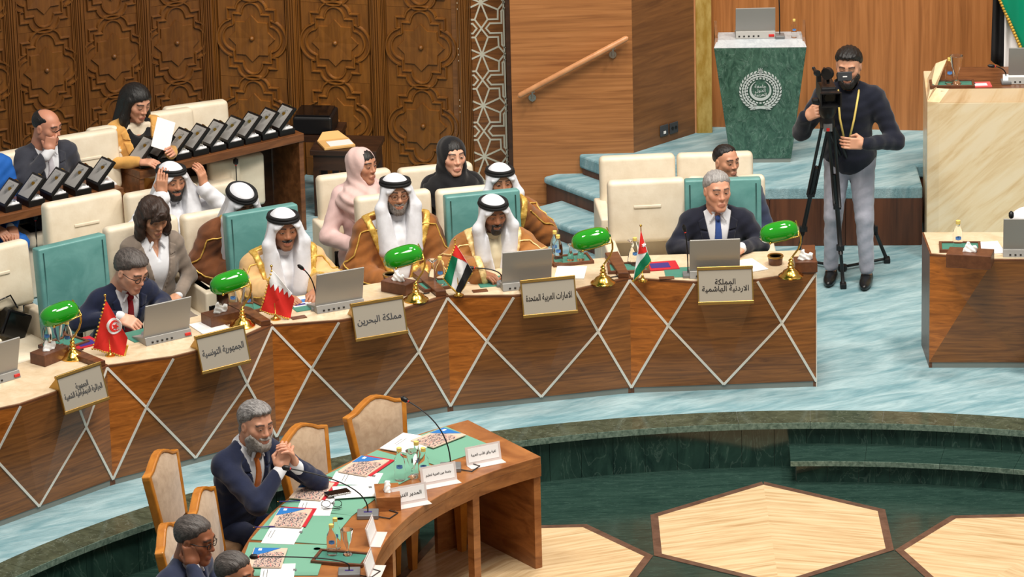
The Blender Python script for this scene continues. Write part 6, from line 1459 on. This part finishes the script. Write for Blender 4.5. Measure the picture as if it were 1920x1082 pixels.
# ================================================================ CURVED TABLE THINGS
def tb(px, py, h=0.): return at(px, py, TZ+h)
def trot(P): return -math.atan2(P[0]-TCX, P[1]-TCY)      # local x runs along the table, +y to the sitters
MA = [-42.0, -52.9, -63.3, -73.8, -84.5]
who = ['at the table end by the tall empty chair', 'in front of the empty chair beside the bearded man', 'under the elbows of the bearded man', 'with slanted brochure, next to the bearded man', 'before the man resting his head on his fist']
for an, w_ in zip(MA, who):
    P = tpol(an, 2.80, TZ); t = thing('desk_mat', 'green leather writing mat '+w_, 'desk mat', P, trot(P)); MB().prism([(-.235, -.235), (.235, -.235), (.262, .24), (-.262, .24)], 0, .006).build('pad', 'mat_green', t, bevel=.002); MB().lathe([(.024, .006), (.024, .0068), (.02, .0068), (.02, .006)], 18, (.17, -.18, 0)).build('stamp', 'mat_teal', t)
def paper(px, py, lab, rot=0., w=.21, d=.297, h=.003, z=.0065):
    P = tb(px, py, z); t = sheet_stack('paper_sheets', P, trot(P)+rot, lab, 'paper', w, d, h, 'white_paper')
    for i, (y, ww) in enumerate(((.08, .1), (.06, .13), (-.1, .03))): MB().box((.0 if i < 2 else .05, y, h+.0004), (ww, .004 if i < 2 else .02, .0006)).build('print_line', 'mid_grey', t)
    return t
def brochure(px, py, lab, rot=0., z=.0105, red=True):
    P = tb(px, py, z); t = thing('brochure', lab, 'brochure', P, trot(P)+rot)
    if red: MB().box((.03, -.02, .002), (.3, .2, .004)).build('red_folder', 'red_folder', t)
    MB().box((0, 0, .007), (.297, .2, .006)).build('cover', 'photo_sand', t)
    MB().box((-.03, -.01, .0105), (.23, .16, .001)).build('photo', 'photo_crowd', t); MB().prism([(.02, .095), (.145, .095), (.145, -.06), (.07, .02)], .0105, .0118).build('sky', 'blue_cover', t); MB().box((.115, .06, .0122), (.03, .02, .001)).build('emblem', 'white_paper', t)
    return t
paper(768, 833, 'open white booklet on the mat at the table end', .3, .3, .26, .006); brochure(822, 823, 'glossy brochure with blue sky on the mat at the table end', .1, red=False)
brochure(682, 876, 'glossy brochure with red folder beside the single water bottle', .15); paper(668, 898, 'white sheet in front of the brown tissue box', .4)
brochure(585, 922, 'half covered brochure with red folder near the bearded man elbow', .2); paper(665, 922, 'white sheet under the mobile phone', .6, .2, .26, .003, .018); paper(592, 950, 'white sheet under the folded spectacles', .3, .3, .21)
brochure(545, 973, 'slanted glossy brochure on red folder with blue pen', .12); paper(530, 1003, 'white sheet with a small emblem below the slanted brochure', .05, .297, .2)
brochure(502, 1048, 'glossy blue brochure beside the dark-haired forehead', 0, red=False); paper(520, 1076, 'white sheet below the blue brochure', 0, .297, .2)
P = tb(633, 925, .024); ph = thing('mobile_phone', 'black mobile phone lying on white paper', 'phone', P, trot(P)+.9); MB().box((0, 0, .005), (.075, .155, .009)).build('case', 'steel', ph, bevel=.004); MB().box((0, 0, .0102), (.07, .148, .001)).build('screen', 'black_gloss', ph)
P = tb(622, 952, .012); sg = thing('spectacles', 'folded dark-rimmed spectacles lying on white paper', 'glasses', P, 0.); mb = MB()
for s in (-1, 1): mb.tube([(s*.034+.027*math.cos(a), .0, .026+.022*math.sin(a)) for a in np.linspace(0, 2*math.pi, 21)[:-1]], .0022, 6, True)
mb.tube([(-.008, 0, .03), (.008, 0, .03)], .002, 6).build('rims', 'glasses_black', sg, True)
for s in (-1, 1): MB().tube([(s*.061, .0, .03), (s*.06, -.02, .008), (-s*.05, -.035, .004)], .0022, 6).build('temple', 'glasses_black', sg, True)
for px, py, lab, c in ((500, 989, 'blue pen with gold tip lying across the sheet', 0), (545, 941, 'blue pen near the bearded man elbow', 1)):
    P = tb(px, py, .012); pn = thing('pen', lab, 'pen', P, .05); MB().tube([(-.07, 0, .004), (.06, 0, .004)], .004, 8).build('barrel', 'navy_book', pn, True); MB().tube([(-.07, 0, .004), (-.082, 0, .004)], [.003, .001], 8).build('tip', 'brass', pn, True)
P = tb(727, 945, 0); tissue_box(P, 'honey-brown wooden tissue box on the curved table', trot(P)+.55, 'table_wood', .24, .15, .09)
def table_mic(px, py, tip, lab):
    P = tb(px, py); t = mic(P, tip, lab, False, head=.017); b = MB().box((0, 0, .014), (.13, .12, .028)).build('base', 'mid_grey', t, bevel=.006); MB().box((0, -.0, .0285), (.05, .02, .002)).build('button_strip', 'navy_book', b); MB().tube([(.06, -.03, .008), (.13, -.06, .006), (.18, .03, .006), (.1, .1, .006)], .004, 6).build('cable', 'cable', t, True); return t
table_mic(845, 880, (-.27, .12, .42), 'long gooseneck microphone at the table end'); table_mic(690, 968, (-.48, .06, .30), 'long gooseneck microphone pointing at the bearded man'); table_mic(655, 1078, (-.55, .02, .12), 'long gooseneck microphone bending low over the dark-haired man')
CARD = {}
for px, py, lab, tx, a_ in ((908, 868, 'white acrylic name card at the table end', 'لقضية وثائق الأدب العربية', .12), (824, 906, 'white acrylic name card behind the bottles', 'جامعة عين العربية لتعليم', .05), (768, 945, 'white acrylic name card beside the wooden tissue box', 'المدير التنفيذي', 0), (700, 1012, 'clear acrylic name card seen edge-on, bearded man side', None, -.75), (697, 1075, 'clear acrylic name card seen edge-on, beside the lowest microphone', None, -.95)):
    P = tb(px, py); t = thing('name_card', lab, 'name card', P, (.42+a_*.3 if tx else 1.42)); T = Matrix.Rotation(math.radians(-12), 4, 'X')
    MB().box((0, 0, .06), (.24, .004, .115), T).build('panel', 'acrylic', t); MB().box((0, -.03, .002), (.24, .07, .003)).build('foot', 'acrylic', t); MB().box((0, -.0028, .062), (.21, .0012, .085), T).build('insert', 'white_paper', t)
    if tx: text('lettering', ''.join(c if c in AF or c == ' ' else '' for c in tx), .025, 'ink', t, T @ Matrix.Translation((0, -.0042, .062)) @ Matrix.Rotation(math.pi/2, 4, 'X'), .0003, wmax=.17)
for px, py, lab in ((750, 900, 'single water bottle in front of the wooden tissue box'), (782, 888, 'water bottle at the back of the pair by the glass'), (795, 900, 'water bottle with blue label by the glass')): bottle(tb(px, py, .007), lab, 1.1)
glass(tb(774, 895, .007), 'cut glass standing between bottles on the curved table', True, 1.1)
P = tb(640, 1050); tray(P, 'leather tray with bottles on the curved table', trot(P)+1.4, .3, .18)
for px, py, lab in ((623, 1040, 'water bottle with blue label on the tray of the curved table'), (630, 1028, 'water bottle at the back of the tray on the curved table')): bottle(tb(px, py, .013), lab, 1.0)
glass(tb(652, 1040, .013), 'cut glass on the tray of the curved table', True, 1.0)

P = at(1896, 470, SZ); mic(P, (.0, .02, .24), 'black gooseneck microphone rising behind the laptop before the beige podium', True, head=.018)
person('person in pale grey shirt seated behind the desk before the beige podium', (1968, 352), 0, 2, coat='shirt_white', outfit='sweater', hair='short', floor=0., legmat='suit_grey')
